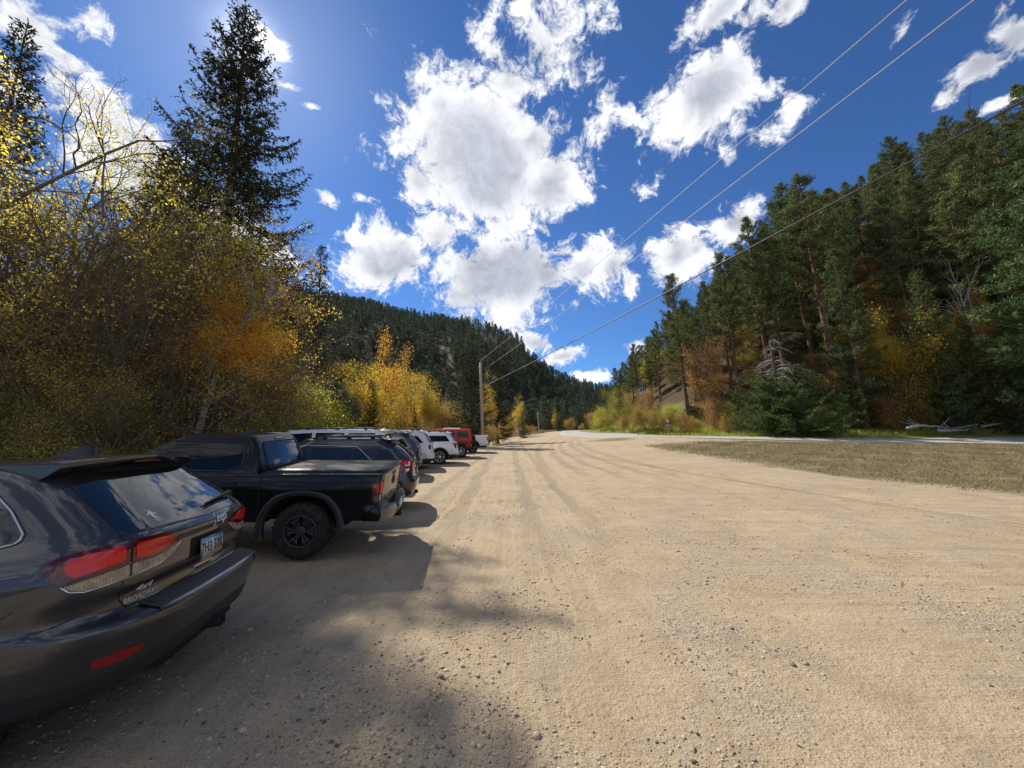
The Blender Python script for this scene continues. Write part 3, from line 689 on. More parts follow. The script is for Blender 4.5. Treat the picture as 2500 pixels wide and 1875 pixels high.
def fillet(poly, r):
    out = []; n = len(poly)
    for i in range(n):
        a, b_, c = (np.array(poly[(i - 1) % n], float), np.array(poly[i], float), np.array(poly[(i + 1) % n], float))
        u = a - b_; v = c - b_; lu, lv = np.linalg.norm(u), np.linalg.norm(v); k = min(r, lu * .45, lv * .45)
        if k < .004: out.append(tuple(b_)); continue
        p0 = b_ + u / lu * k; p1 = b_ + v / lv * k
        for t in (0, .25, .5, .75, 1): out.append(tuple((1 - t) ** 2 * p0 + 2 * t * (1 - t) * b_ + t * t * p1))
    return out
def panel(name, bvh, poly, view, m, parent, off=.004, step=.05, rnd=.02, thick=.012):
    poly = fillet(poly, rnd); bm = bmesh.new(); vs = [bm.verts.new((p[0], p[1], 0)) for p in poly]; bm.faces.new(vs)
    P = np.array(poly); lo, hi = P.min(0), P.max(0)
    for ax in (0, 1):
        k = int((hi[ax] - lo[ax]) / step)
        for i in range(1, k + 1):
            c = lo[ax] + (hi[ax] - lo[ax]) * i / (k + 1); co = [0, 0, 0]; co[ax] = c; no = [0, 0, 0]; no[ax] = 1
            bmesh.ops.bisect_plane(bm, geom=bm.verts[:] + bm.edges[:] + bm.faces[:], plane_co=co, plane_no=no, dist=1e-5)
    nr = {}
    for v in bm.verts:
        p, n_ = hit(bvh, view, v.co.x, v.co.y, off); nr[v] = n_; v.co = p
    bd = [e for e in bm.edges if e.is_boundary]; ex = bmesh.ops.extrude_edge_only(bm, edges=bd); src = {}
    for v in [q for q in ex['geom'] if isinstance(q, bmesh.types.BMVert)]:
        for e in v.link_edges:
            w_ = e.other_vert(v)
            if w_ in nr: v.co = v.co - nr[w_] * (thick + off); break
    bmesh.ops.recalc_face_normals(bm, faces=bm.faces)
    _, dv = raymap(view, 0, 0)
    s = sum(f.normal.dot(dv) * f.calc_area() for f in bm.faces)
    if s > 0: bmesh.ops.reverse_faces(bm, faces=bm.faces)
    me = bpy.data.meshes.new(name); bm.to_mesh(me); bm.free()
    for p in me.polygons: p.use_smooth = True
    try: me.set_sharp_from_angle(angle=rad(40))
    except Exception: pass
    return link(name, me, m, parent)
def dens_path(path, step=.04, closed=False):
    pts = list(path) + ([path[0]] if closed else []); out = []
    for a, b_ in zip(pts[:-1], pts[1:]):
        k = max(1, int(math.hypot(b_[0] - a[0], b_[1] - a[1]) / step))
        for i in range(k): out.append((a[0] + (b_[0] - a[0]) * i / k, a[1] + (b_[1] - a[1]) * i / k))
    out.append(pts[-1]); return out
def strip(name, bvh, path, view, m, parent, r=.004, off=.0, closed=False, mb=None, rnd=.0):
    if rnd: path = fillet(path, rnd) if closed else path
    P = [hit(bvh, view, h, z, off)[0] for h, z in dens_path(path, .04, closed)]
    own = mb is None; mb = mb or MB(); mb.tube([tuple(p) for p in P], r, 6)
    return link(name, mb.mesh(name, True), m, parent) if own else None
def text_on(name, bvh, s, size, view, h, z, m, parent, off=.003, shear=0., ext=.002, bold=0., xs=1., rot=0.):
    cu = bpy.data.curves.new('txt', 'FONT'); cu.body = s; cu.size = size; cu.align_x = 'CENTER'; cu.align_y = 'CENTER'; cu.shear = shear; cu.extrude = ext; cu.offset = bold
    o = bpy.data.objects.new('txt', cu); COL.objects.link(o); dg = bpy.context.evaluated_depsgraph_get(); me = bpy.data.meshes.new_from_object(o.evaluated_get(dg)); bpy.data.objects.remove(o)
    sg = -1 if view in ('L', 'B', 'BL') else 1
    if view == 'BR': sg = 1
    for v in me.vertices:
        tx, ty, dz = v.co.x * xs, v.co.y, v.co.z; tx, ty = tx * math.cos(rot) - ty * math.sin(rot), tx * math.sin(rot) + ty * math.cos(rot)
        v.co = hit(bvh, view, h + sg * tx, z + ty, off + dz)[0]
    me.name = name; me.materials.clear(); return link(name, me, m, parent)
# --- paints and trims
def paint(name, c, metal=.0, rough=.35, coat=1., dustk=1.):
    m = mat(name, c, rough, metal, .5 if coat > .5 else .25, coat, .03)
    g = NT(m.node_tree); b = g.n['Principled BSDF']; co = objco(g)
    dust = g.rng(g.noise(co, 3, 5, .6), .4, .75, 0, .10 * dustk); sep = g.new('ShaderNodeSeparateXYZ'); g.put(sep.inputs[0], co)
    low = g.rng(sep.outputs[2], .95, .25, 0, .22 * dustk); k = g.m('ADD', dust, low)
    g.put(b.inputs['Base Color'], g.mix(k, c, (.20, .16, .115))); g.put(b.inputs['Coat Roughness'], g.m('ADD', .03, g.m('MULTIPLY', k, .5)))
    return m
P_GREY = paint('granite grey paint', (.034, .035, .040), .55, .38, dustk=.6); P_BLACK = paint('black paint', (.003, .003, .005), coat=.3, dustk=.10); P_NAVY = paint('blue black paint', (.008, .009, .014), .2, dustk=.35)
P_WHITE = paint('white paint', (.72, .72, .70)); P_WHITE2 = paint('silver white paint', (.66, .67, .68)); P_RED = paint('red paint', (.46, .006, .010), coat=.3, dustk=.3); P_CHAR = paint('charcoal paint', (.035, .035, .038), .4)
M_GLASS = mat('tinted glass', (.006, .008, .010), .02, 0, .5, ior=1.75); M_GLASS2 = mat('side glass', (.02, .032, .040), .02, 0, .5, ior=1.5); M_GLASSD = mat('dark privacy glass', (.004, .005, .006), .03, 0, .5, ior=1.42)
M_RUB = mat('black trim', (.018, .018, .019), .55); M_LINER = mat('wheel well', (.012, .011, .010), .9); M_GAP = mat('panel gap', (.004, .004, .004), .8)
M_CHR = mat('chrome', (.75, .75, .76), .12, 1.); M_SAT = mat('satin metal', (.45, .45, .46), .3, 1.)
M_RED = mat('red lens', (.30, .006, .008), .12, 0, .6, .4); M_RED2 = mat('bright red lens', (.70, .012, .008), .2, 0, .4, .25); M_REDD = mat('dark red lens', (.09, .004, .006), .1, 0, .6, .3)
M_CLR = mat('clear lens', (.30, .30, .29), .14, .75, .6, .6)
g_ = NT(M_CLR.node_tree); sp_ = g_.new('ShaderNodeSeparateXYZ'); g_.put(sp_.inputs[0], objco(g_)); rb_ = g_.m('SINE', g_.m('MULTIPLY', g_.m('ADD', sp_.outputs[1], sp_.outputs[0]), 330.)); g_.put(g_.n['Principled BSDF'].inputs['Normal'], g_.bump(rb_, .8, .004)); g_.put(g_.n['Principled BSDF'].inputs['Base Color'], g_.mix(g_.rng(g_.noise(objco(g_), 28, 2), .4, .6), (.22, .22, .22), (.36, .36, .355)))
M_WTX = mat('white decal', (.75, .75, .73), .4); M_DKT = mat('dark lettering', (.02, .022, .03), .5); M_GDK = mat('satin dark lettering', (.055, .055, .06), .3, .5)
M_GOLD = mat('pale decal', (.55, .48, .38), .5)
M_CLAD = mat('dark plastic cladding', (.022, .022, .023), .5)
M_TYRE, g, b = nmat('tyre rubber', .85, .25); co = objco(g); n = g.noise(co, 14, 4)
g.put(b.inputs['Base Color'], g.mix(g.rng(n, .35, .7), (.014, .013, .013), (.045, .038, .030))); g.put(b.inputs['Normal'], g.bump(g.noise(co, 60, 3), .4, .004))
M_RIMD = mat('dark alloy', (.06, .061, .066), .45, .5); M_RIMS = mat('silver alloy', (.62, .62, .63), .22, 1.); M_DISC = mat('brake parts', (.05, .048, .045), .6, .5)

def wheel(parent, x, y, R, wd, rr, style, mr, side=1, tread=24):
    "tyre with its rim as a child; axle along Y, outer face at y"
    mb = MB(); h = wd
    prof = [(rr, -.010), (rr + .012, -.002), (rr + (R - rr) * .35, .008), (rr + (R - rr) * .72, .002), (R - .022, -.012), (R - .006, -.028), (R, -.045), (R, -h * .30), (R - .008, -h * .32), (R, -h * .34), (R, -h * .62), (R - .008, -h * .64), (R, -h * .66), (R, -h + .045), (R - .02, -h + .015), (rr + .05, -h), (rr, -h + .01)]
    def mod(A, i, j):
        k = (i >= 4) & (i <= 6); k2 = (i >= 13) & (i <= 14); ph = (j // 2) % 2
        return A - np.where((k | k2) & (ph == 0), .011 if R > .36 else .006, 0.)
    mb.lathe(prof, 120, mod=mod)
    me = mb.mesh('wheel', True); o = link('wheel', me, M_TYRE, parent); me.set_sharp_from_angle(angle=rad(35))
    r = MB(); r.lathe([(rr + .004, -.006), (rr + .004, .004), (rr - .012, .006), (rr - .020, -.01), (rr - .028, -h * .5), (rr - .03, -h * .8)], 72); 
    def spoke(a, w0, w1, r0, r1, y0=-.03, y1=-.012, tk=.03, sk=0.):
        c, s = math.cos(a), math.sin(a); M = np.array([[c, 0, -s], [0, 1, 0], [s, 0, c]])
        q = [(r0, y0 - tk, -w0), (r0, y0 - tk, w0), (r1, y1 - tk, w1 + sk), (r1, y1 - tk, -w1 + sk), (r0, y0, -w0 * .8), (r0, y0, w0 * .8), (r1, y1, w1 * .8 + sk), (r1, y1, -w1 * .8 + sk)]
        r.add(np.array(q) @ M.T, [(0, 1, 2, 3), (4, 7, 6, 5), (0, 4, 5, 1), (1, 5, 6, 2), (2, 6, 7, 3), (3, 7, 4, 0)])
    r.lathe([(.001, -.022), (.055, -.022), (.068, -.03), (.072, -.05), (.07, -.09)], 32)
    if style == 'double6':
        for k in range(6):
            a = k * math.pi / 3
            for s in (-1, 1):
                spoke(a + s * .17, .013, .012, .06, rr * .62, -.035, -.022); spoke(a + s * .17, .012, .011, rr * .55, rr - .01, -.022, -.008, sk=s * .030); spoke(a + s * .17, .010, .009, rr * .50, rr - .01, -.026, -.012, sk=-s * .028)
            spoke(a, .02, .02, rr * .56, rr * .60, -.022, -.022)
        for k in range(6):
            a = k * math.pi / 3 + .5; M = Matrix.Translation((.055 * math.cos(a), .0, .055 * math.sin(a))); r.lathe([(.001, -.012), (.011, -.012), (.011, -.03)], 8, M=M)
    elif style == 'y6':
        for k in range(6):
            a = k * math.pi / 3; spoke(a, .020, .016, .05, rr * .55)
            for s in (-1, 1): spoke(a, .012, .011, rr * .5, rr - .008, -.02, -.008, sk=s * .055)
    elif style == 'star5':
        for k in range(5):
            a = k * 2 * math.pi / 5 + .3; spoke(a, .045, .022, .05, rr - .01, -.03, -.006)
            for s in (-1, 1): spoke(a, .010, .012, rr * .7, rr - .008, -.014, -.006, sk=s * .035)
    else:
        for k in range(7):
            a = k * 2 * math.pi / 7; spoke(a, .022, .030, .05, rr - .008, -.03, -.008)
    rm = link('rim', r.mesh('rim'), mr, o)
    bk = MB(); bk.lathe([(.001, -.11), (rr * .72, -.11), (rr * .74, -.12), (rr * .74, -.14)], 32); bk.box((rr * .35, -.13, -.06), (rr * .72, -.07, .08)); bd = link('brake_disc', bk.mesh('brake_disc'), M_DISC, o)
    o.location = (x, y, R)
    if side < 0: o.rotation_euler = (0, 0, math.pi)
    return o
def rails(parent, bvh, x0, x1, y, m, h=.045, r=.014, feet=3, name='roof_rail'):
    for s in (1, -1):
        mb = MB(); P = []
        for i in range(15):
            t = i / 14; x = x0 + (x1 - x0) * t; p, _ = hit(bvh, 'T', x, s * y, 0); up = h * min(1, t * 7, (1 - t) * 7); P.append((p.x, p.y, p.z + up))
        mb.tube(P, r, 8)
        for k in range(feet):
            t = (k + .5) / feet; x = x0 + (x1 - x0) * t; p, _ = hit(bvh, 'T', x, s * y, 0); mb.box((x - .05, p.y - .012, p.z - .01), (x + .05, p.y + .012, p.z + h))
        link(name, mb.mesh(name, True), m, parent)
def fin(parent, bvh, x, m, L=.16, h=.065, wk=1.5):
    p, _ = hit(bvh, 'T', x, 0, 0); z = p.z - .01; mb = MB(); V = []
    for t, hh, ww in [(0, h, .012), (.12, h * 1.05, .016), (.45, h * .75, .024), (.8, h * .28, .028), (1, .0, .02)]:
        xx = x + t * L; ww *= wk; V += [(xx, -ww * 1.4, z), (xx, -ww * .5, z + hh), (xx, ww * .5, z + hh), (xx, ww * 1.4, z)]
    q = [(i * 4 + a, i * 4 + a + 1, i * 4 + a + 5, i * 4 + a + 4) for i in range(4) for a in range(3)] + [(0, 3, 2, 1), (16, 17, 18, 19)]
    mb.add(V, q); link('antenna_fin', mb.mesh('antenna_fin'), m, parent)
def plate(parent, x, y, z, letters, tilt=0., bvh=None, dark=False):
    mb = MB(); mb.box((x - .004, y - .152, z - .078), (x, y + .152, z + .078)); o = link('licence_plate', mb.mesh('licence_plate'), M_PLATE, parent)
    if letters:
        V = [(x - .005, y - 1, z - 1), (x - .005, y + 1, z - 1), (x - .005, y + 1, z + 1), (x - .005, y - 1, z + 1)]; bb = BVHTree.FromPolygons(V, [(0, 1, 2, 3)])
        text_on('plate_number', bb, letters, .105, 'B', y, z - .003, M_DKT, o, .0005, ext=.0005, bold=.0015, xs=.80)
        mb = MB(); mb.box((x - .0062, y - .140, z - .066), (x - .004, y - .112, z - .040)); link('registration_sticker', mb.mesh('registration_sticker'), mat('orange sticker', (.75, .12, .04), .5), o)
        mb = MB()
        for a, c, q, w_ in ((-.152, .152, -.078, -.071), (-.152, .152, .071, .078)): mb.box((x - .008, y + a, z + q), (x - .003, y + c, z + w_))
        for a, c in ((-.152, -.145), (.145, .152)): mb.box((x - .008, y + a, z - .071), (x - .003, y + c, z + .071))
        link('plate_frame', mb.mesh('plate_frame'), M_SAT, o)
    return o
M_PLATE, g, b = nmat('number plate', .35, .5); co = objco(g); sp = g.new('ShaderNodeSeparateXYZ'); tc = g.new('ShaderNodeTexCoord'); g.put(sp.inputs[0], tc.outputs['Generated'])
pz = g.m('ADD', sp.outputs[2], g.m('MULTIPLY', g.m('SUBTRACT', g.noise(tc.outputs['Generated'], 5, 4), .5), .35))
g.put(b.inputs['Base Color'], g.ramp(pz, [(.0, (.35, .30, .26)), (.45, (.62, .58, .54)), (.7, (.55, .58, .58)), (.85, (.20, .38, .46))]))
M_TRD = mat('black decal', (.014, .014, .016), .45, 0, .4)
def car_root(name, pose, label, cat, group='vehicles parked in a row, noses to the trees'):
    x, y, yaw, z, ro, pi = pose
    o = empty(name, (x, y, z)); o.rotation_euler = (rad(ro), rad(pi), rad(yaw)); return tag(o, label, cat, group)
def mir(P, sx): return [(h, z) for h, z in P]
def both(fn):
    for v in ('L', 'R'): fn(v)

# ---------------------------------------------------------------- grey SUV in the foreground
def jeep():
    root = car_root('parked_suv', (-2.27, 3.2, 191.5, .03, 2.2, 5), 'dark grey SUV nearest the viewer, roof spoiler, wide red tail lamps and dusty rear glass', 'SUV')
    T = dict(xr=[(.27, .34), (.32, .16), (.40, .04), (.50, .01), (.60, -.03), (.68, -.055), (.705, -.055), (.72, -.045), (.768, .10), (.78, .112), (.83, .112), (.86, .108), (.90, .088), (1.03, .080), (1.09, .074), (1.12, .062), (1.17, .075), (1.21, .10), (1.26, .145), (1.40, .285), (1.55, .44), (1.64, .54), (1.68, .60)],
             xf=[(.27, 4.6), (.5, 4.8), (.9, 4.75), (1.05, 4.55), (1.08, 3.7), (1.2, 3.5), (1.68, 2.55)],
             w=[(.27, .80), (.33, .885), (.44, .925), (.47, .945), (.60, .962), (.73, .957), (.765, .950), (.79, .935), (.90, .940), (1.0, .938), (1.08, .925), (1.16, .895), (1.24, .850), (1.33, .812), (1.45, .765), (1.58, .705), (1.68, .645)],
             cx=[(.27, .50), (.75, .46), (.78, .38), (1.1, .34), (1.25, .36), (1.68, .40)], cy=[(.27, .52), (.75, .50), (.78, .40), (1.1, .36), (1.3, .30), (1.68, .30)], bow=[(.27, .05), (.75, .07), (1.2, .06), (1.68, .08)])
    def side(x, z):
        a = math.exp(-((x - 1.05) / .62) ** 2) * (math.exp(-((z - .80) / .20) ** 2)) * .022
        return a
    part = shell(T, .27, 1.68, 70, .065, side, extra=(.705, .72, .732, .745, .757, .768, .78)); bvh = bvh_of([part])
    def clad(x, y, z):
        return 2 if z < .455 + .035 * (abs(y) < .62) * (x < .4) else 0
    b = body_obj('body', part, [P_GREY, M_LINER, M_CLAD], root, [(1.02, .37, .43, 1.3, .45), (3.93, .37, .43, 1.3, .45)], clad)
    # rear glass
    panel('rear_window', bvh, [(.725, 1.215), (.66, 1.44), (.575, 1.60), (-.575, 1.60), (-.66, 1.44), (-.725, 1.215), (0, 1.195)], 'B', M_GLASS, root, .003, .06, .05)
    # tail lamps
    outer_r = [(.612, 1.165), (.80, 1.160), (.915, 1.135), (.955, 1.075), (.925, 1.035), (.885, .990), (.612, 1.030)]
    outer_w = [(.612, 1.026), (.882, .986), (.850, .955), (.800, .940), (.612, .955)]
    inner_r = [(.600, 1.165), (.42, 1.158), (.345, 1.142), (.285, 1.072), (.37, 1.052), (.45, 1.025), (.600, 1.030)]
    inner_w = [(.600, 1.026), (.45, 1.021), (.37, 1.046), (.30, 1.064), (.36, 1.005), (.44, .970), (.600, .957)]
    glow_o = [(.635, 1.140), (.80, 1.132), (.87, 1.11), (.875, 1.06), (.84, 1.025), (.635, 1.055)]
    glow_i = [(.585, 1.140), (.44, 1.136), (.37, 1.12), (.34, 1.085), (.40, 1.070), (.46, 1.048), (.585, 1.050)]
    for v, s in (('BL', 1), ('BR', 1)):
        o = panel('tail_lamp', bvh, outer_r, v, M_REDD, root, .008, .03, .02); panel('lens', bvh, glow_o, v, M_RED2, o, .012, .03, .02); panel('reversing_lens', bvh, outer_w, v, M_CLR, o, .007, .03, .015)
        o = panel('tail_lamp', bvh, inner_r, v, M_REDD, root, .008, .03, .02); panel('lens', bvh, glow_i, v, M_RED2, o, .012, .03, .02); panel('reversing_lens', bvh, inner_w, v, M_CLR, o, .007, .03, .015)
        strip('lamp_rim', bvh, [(.30, 1.06), (.36, 1.0), (.44, .966), (.60, .951), (.80, .934), (.855, .950), (.885, .986)], v, M_CHR, root, .005, .004)
        panel('reflector', bvh, [(.765, .560), (.760, .508), (.62, .498), (.57, .512), (.535, .548), (.62, .562)], v, M_RED, root, .004, .03, .01)
    mb = MB()
    for s in (1, -1):
        strip('', bvh, [(s * .735, 1.205), (s * .75, 1.165), (s * .752, .96), (s * .735, .83), (s * .70, .772)], 'B', None, None, .0035, -.001, mb=mb)
        strip('', bvh, [(s * .70, .772), (0, .772)], 'B', None, None, .004, -.001, mb=mb)
        strip('', bvh, [(s * .79, 1.13 + .02), (s * .735, 1.205), (s * .665, 1.44), (s * .58, 1.64)], 'B', None, None, .004, -.001, mb=mb)
    strip('', bvh, [(.73, 1.205), (0, 1.188), (-.73, 1.205)], 'B', None, None, .0035, .0, mb=mb)
    strip('', bvh, [(.30, .80), (.46, .76), (.62, .76), (.95, .79)], 'L', None, None, .003, -.001, mb=mb)
    strip('', bvh, [(.62, .76), (.60, .86), (.52, .90)], 'L', None, None, .0025, -.001, mb=mb)
    strip('', bvh, [(1.35, .78), (1.20, .95), (1.12, 1.20)], 'L', None, None, .003, -.001, mb=mb)
    link('panel_gap', mb.mesh('panel_gap', True), M_GAP, root)
    # spoiler over the glass
    def wingz(y): return -.028 * (y / .66) ** 2
    mb = MB(); ys = np.linspace(-.665, .665, 27); R_ = []
    for y in ys:
        e = abs(y) / .665; xr_ = .435 + .10 * e ** 4 + .03 * e * e; z = wingz(y); end = 1 - e ** 14
        R_.append([(1.02, y * .95, 1.742 + z), (.80, y * .98, 1.735 + z), (xr_ + .02, y, 1.715 + z), (xr_, y, 1.706 + z), (xr_ + .004, y, 1.690 + z - .012 * e), (xr_ + .06, y, 1.672 + z - .03 * e), (.70, y * .99, 1.642 + z - .04 * e), (1.02, y * .95, 1.66 + z)])
    V = np.array(R_).reshape(-1, 3); n = 8; q = [(i * n + a, i * n + (a + 1) % n, (i + 1) * n + (a + 1) % n, (i + 1) * n + a) for i in range(26) for a in range(n)] + [(3, 2, 1, 0), (3 + 0, 4 + 0, 5, 2)][:1] + [(0, 7, 6, 5)[::-1]]
    q += [(26 * n + a, 26 * n + b_, 26 * n + c, 26 * n + d) for a, b_, c, d in ((0, 1, 2, 3), (0, 5, 6, 7), (0, 3, 4, 5))] + [(0, 5, 4, 3)]
    mb.add(V, q); sp = link('spoiler', mb.mesh('spoiler', True), P_GREY, root); bm = bmesh.new(); bm.from_mesh(sp.data); bmesh.ops.recalc_face_normals(bm, faces=bm.faces); bm.to_mesh(sp.data); bm.free(); sp.data.set_sharp_from_angle(angle=rad(30))
    mb = MB(); mb.box((.505, -.14, 1.655), (.53, .14, 1.678)); link('brake_light', mb.mesh('brake_light'), M_REDD, sp)
    # step pad, with ridges
    mb = MB(); Ys = np.linspace(-.66, .66, 23)
    def stp(x0, y, dz): o_ = .07 * (y / .95) ** 2 + .012; return (x0 + o_, y, .722 + .048 * (x0 + .045) / .145 + dz)
    for k in range(8):
        mb.tube([stp(-.030 + k * .0145, y, .007) for y in Ys], .0042, 6)
    prof = []
    for y in Ys: prof += [stp(-.045, y, -.02), stp(-.040, y, .006), stp(.088, y, .006)]
    n = 3; mb.add(prof, [(i * n + a, i * n + a + 1, (i + 1) * n + a + 1, (i + 1) * n + a) for i in range(22) for a in range(2)]); link('step_pad', mb.mesh('step_pad'), M_CLAD, root)
    # wiper, badges, plate
    mb = MB(); pts = [hit(bvh, 'B', h, z, o_)[0] for h, z, o_ in [(-.54, 1.275, .03), (-.50, 1.285, .045), (-.30, 1.278, .03), (-.10, 1.262, .025), (-.05, 1.258, .022)]]; mb.tube([tuple(p) for p in pts], [.018, .022, .013, .009, .006], 8)
    mb.tube([tuple(hit(bvh, 'B', h, z, .014)[0]) for h, z in [(-.42, 1.262), (-.04, 1.240)]], .006, 6); link('rear_wiper', mb.mesh('rear_wiper', True), M_RUB, root)
    for c, (m_, of, bo) in enumerate(((M_DKT, .001, .0034), (M_WTX, .004, .0006))): text_on('badge', bvh, 'Jeep', .112, 'B', -.165, 1.143, m_, root, of, shear=.0, ext=.002, bold=bo, xs=1.0)
    text_on('badge', bvh, '4x4', .050, 'B', .600, .856, M_WTX, root, .004, shear=.2, ext=.001, bold=.0, xs=1.5)
    text_on('dealer_decal', bvh, 'BROADWAY', .046, 'B', .602, .803, M_GOLD, root, .002, shear=.15, ext=.0005, bold=.001, xs=.86)
    text_on('dealer_decal', bvh, 'AUTOMOTIVE', .012, 'B', .585, .778, M_GOLD, root, .002, ext=.0004)
    # sticker on the glass: a small white splash
    mb = MB(); c = [(.47, 1.290, .017), (.475, 1.268, .013), (.50, 1.285, .008), (.445, 1.284, .008)]
    for (h, z, r_) in c:
        a = np.arange(12) * 6.283 / 12; V = [tuple(hit(bvh, 'B', h + r_ * math.cos(t) * (1 + .3 * math.sin(3 * t)), z + r_ * math.sin(t), .005)[0]) for t in a]; V.append(tuple(hit(bvh, 'B', h, z, .005)[0])); mb.add(V, None, [(12, i, (i + 1) % 12) for i in range(12)])
    for k, (a0, b0, a1, b1) in enumerate([(.478, 1.262, .492, 1.232), (.470, 1.260, .474, 1.228), (.462, 1.262, .456, 1.232), (.452, 1.266, .436, 1.238), (.475, 1.30, .490, 1.318), (.462, 1.302, .452, 1.318)]):
        mb.tube([tuple(hit(bvh, 'B', a0, b0, .004)[0]), tuple(hit(bvh, 'B', a1, b1, .004)[0])], .003, 5)
    link('window_sticker', mb.mesh('window_sticker'), M_WTX, root)
    panel('plate_recess', bvh, [(.215, 1.052), (.215, .850), (-.20, .850), (-.20, 1.052)], 'B', M_GAP, root, .001, .08, .02)
    plate(root, .052, -.005, .948, '7H3 320', bvh=bvh)
    panel('gate_handle', bvh, [(.12, .838), (.12, .820), (-.12, .820), (-.12, .838)], 'B', M_SAT, root, .006, .05, .006); panel('gate_handle', bvh, [(.10, .812), (.10, .800), (-.10, .800), (-.10, .812)], 'B', M_GAP, root, .002, .05, .004)
    # side glass
    q = [(.60, 1.245), (.59, 1.285), (.70, 1.42), (.83, 1.535), (1.9, 1.575), (3.1, 1.55), (3.7, 1.25), (3.7, 1.22), (.72, 1.222)]
    for v in ('L', 'R'):
        panel('side_window', bvh, q, v, M_GLASS, root, .003, .08, .03); strip('window_trim', bvh, fillet(q, .03), v, M_SAT, root, .008, .004, closed=True)
    rails(root, bvh, 1.05, 3.1, .60, M_SAT, .05, .016); fin(root, bvh, .86, M_RUB, .30, .085, 2.4)
    # under the bumper
    mb = MB()
    for y in (-.035, .035): mb.box((-.01, y - .004 - .05, .325), (.25, y + .004 - .05, .395))
    mb.box((-.01, -.09, .325), (.25, -.01, .331)); mb.box((-.01, -.09, .389), (.25, -.01, .395)); mb.box((.12, -.45, .30), (.5, .45, .42)); link('tow_receiver', mb.mesh('tow_receiver'), M_LINER, root)
    for x, z in ((1.02, 0), (3.93, 0)):
        for s in (1, -1): wheel(root, x, s * .945, .385, .26, .25, 'plain', M_RIMS, s)
    mb = MB(); mb.tube([(1.02, -.8, .38), (1.02, .8, .38)], .05, 10); mb.box((.5, -.5, .24), (4.3, .5, .34)); link('underbody', mb.mesh('underbody'), M_LINER, root)
    return root

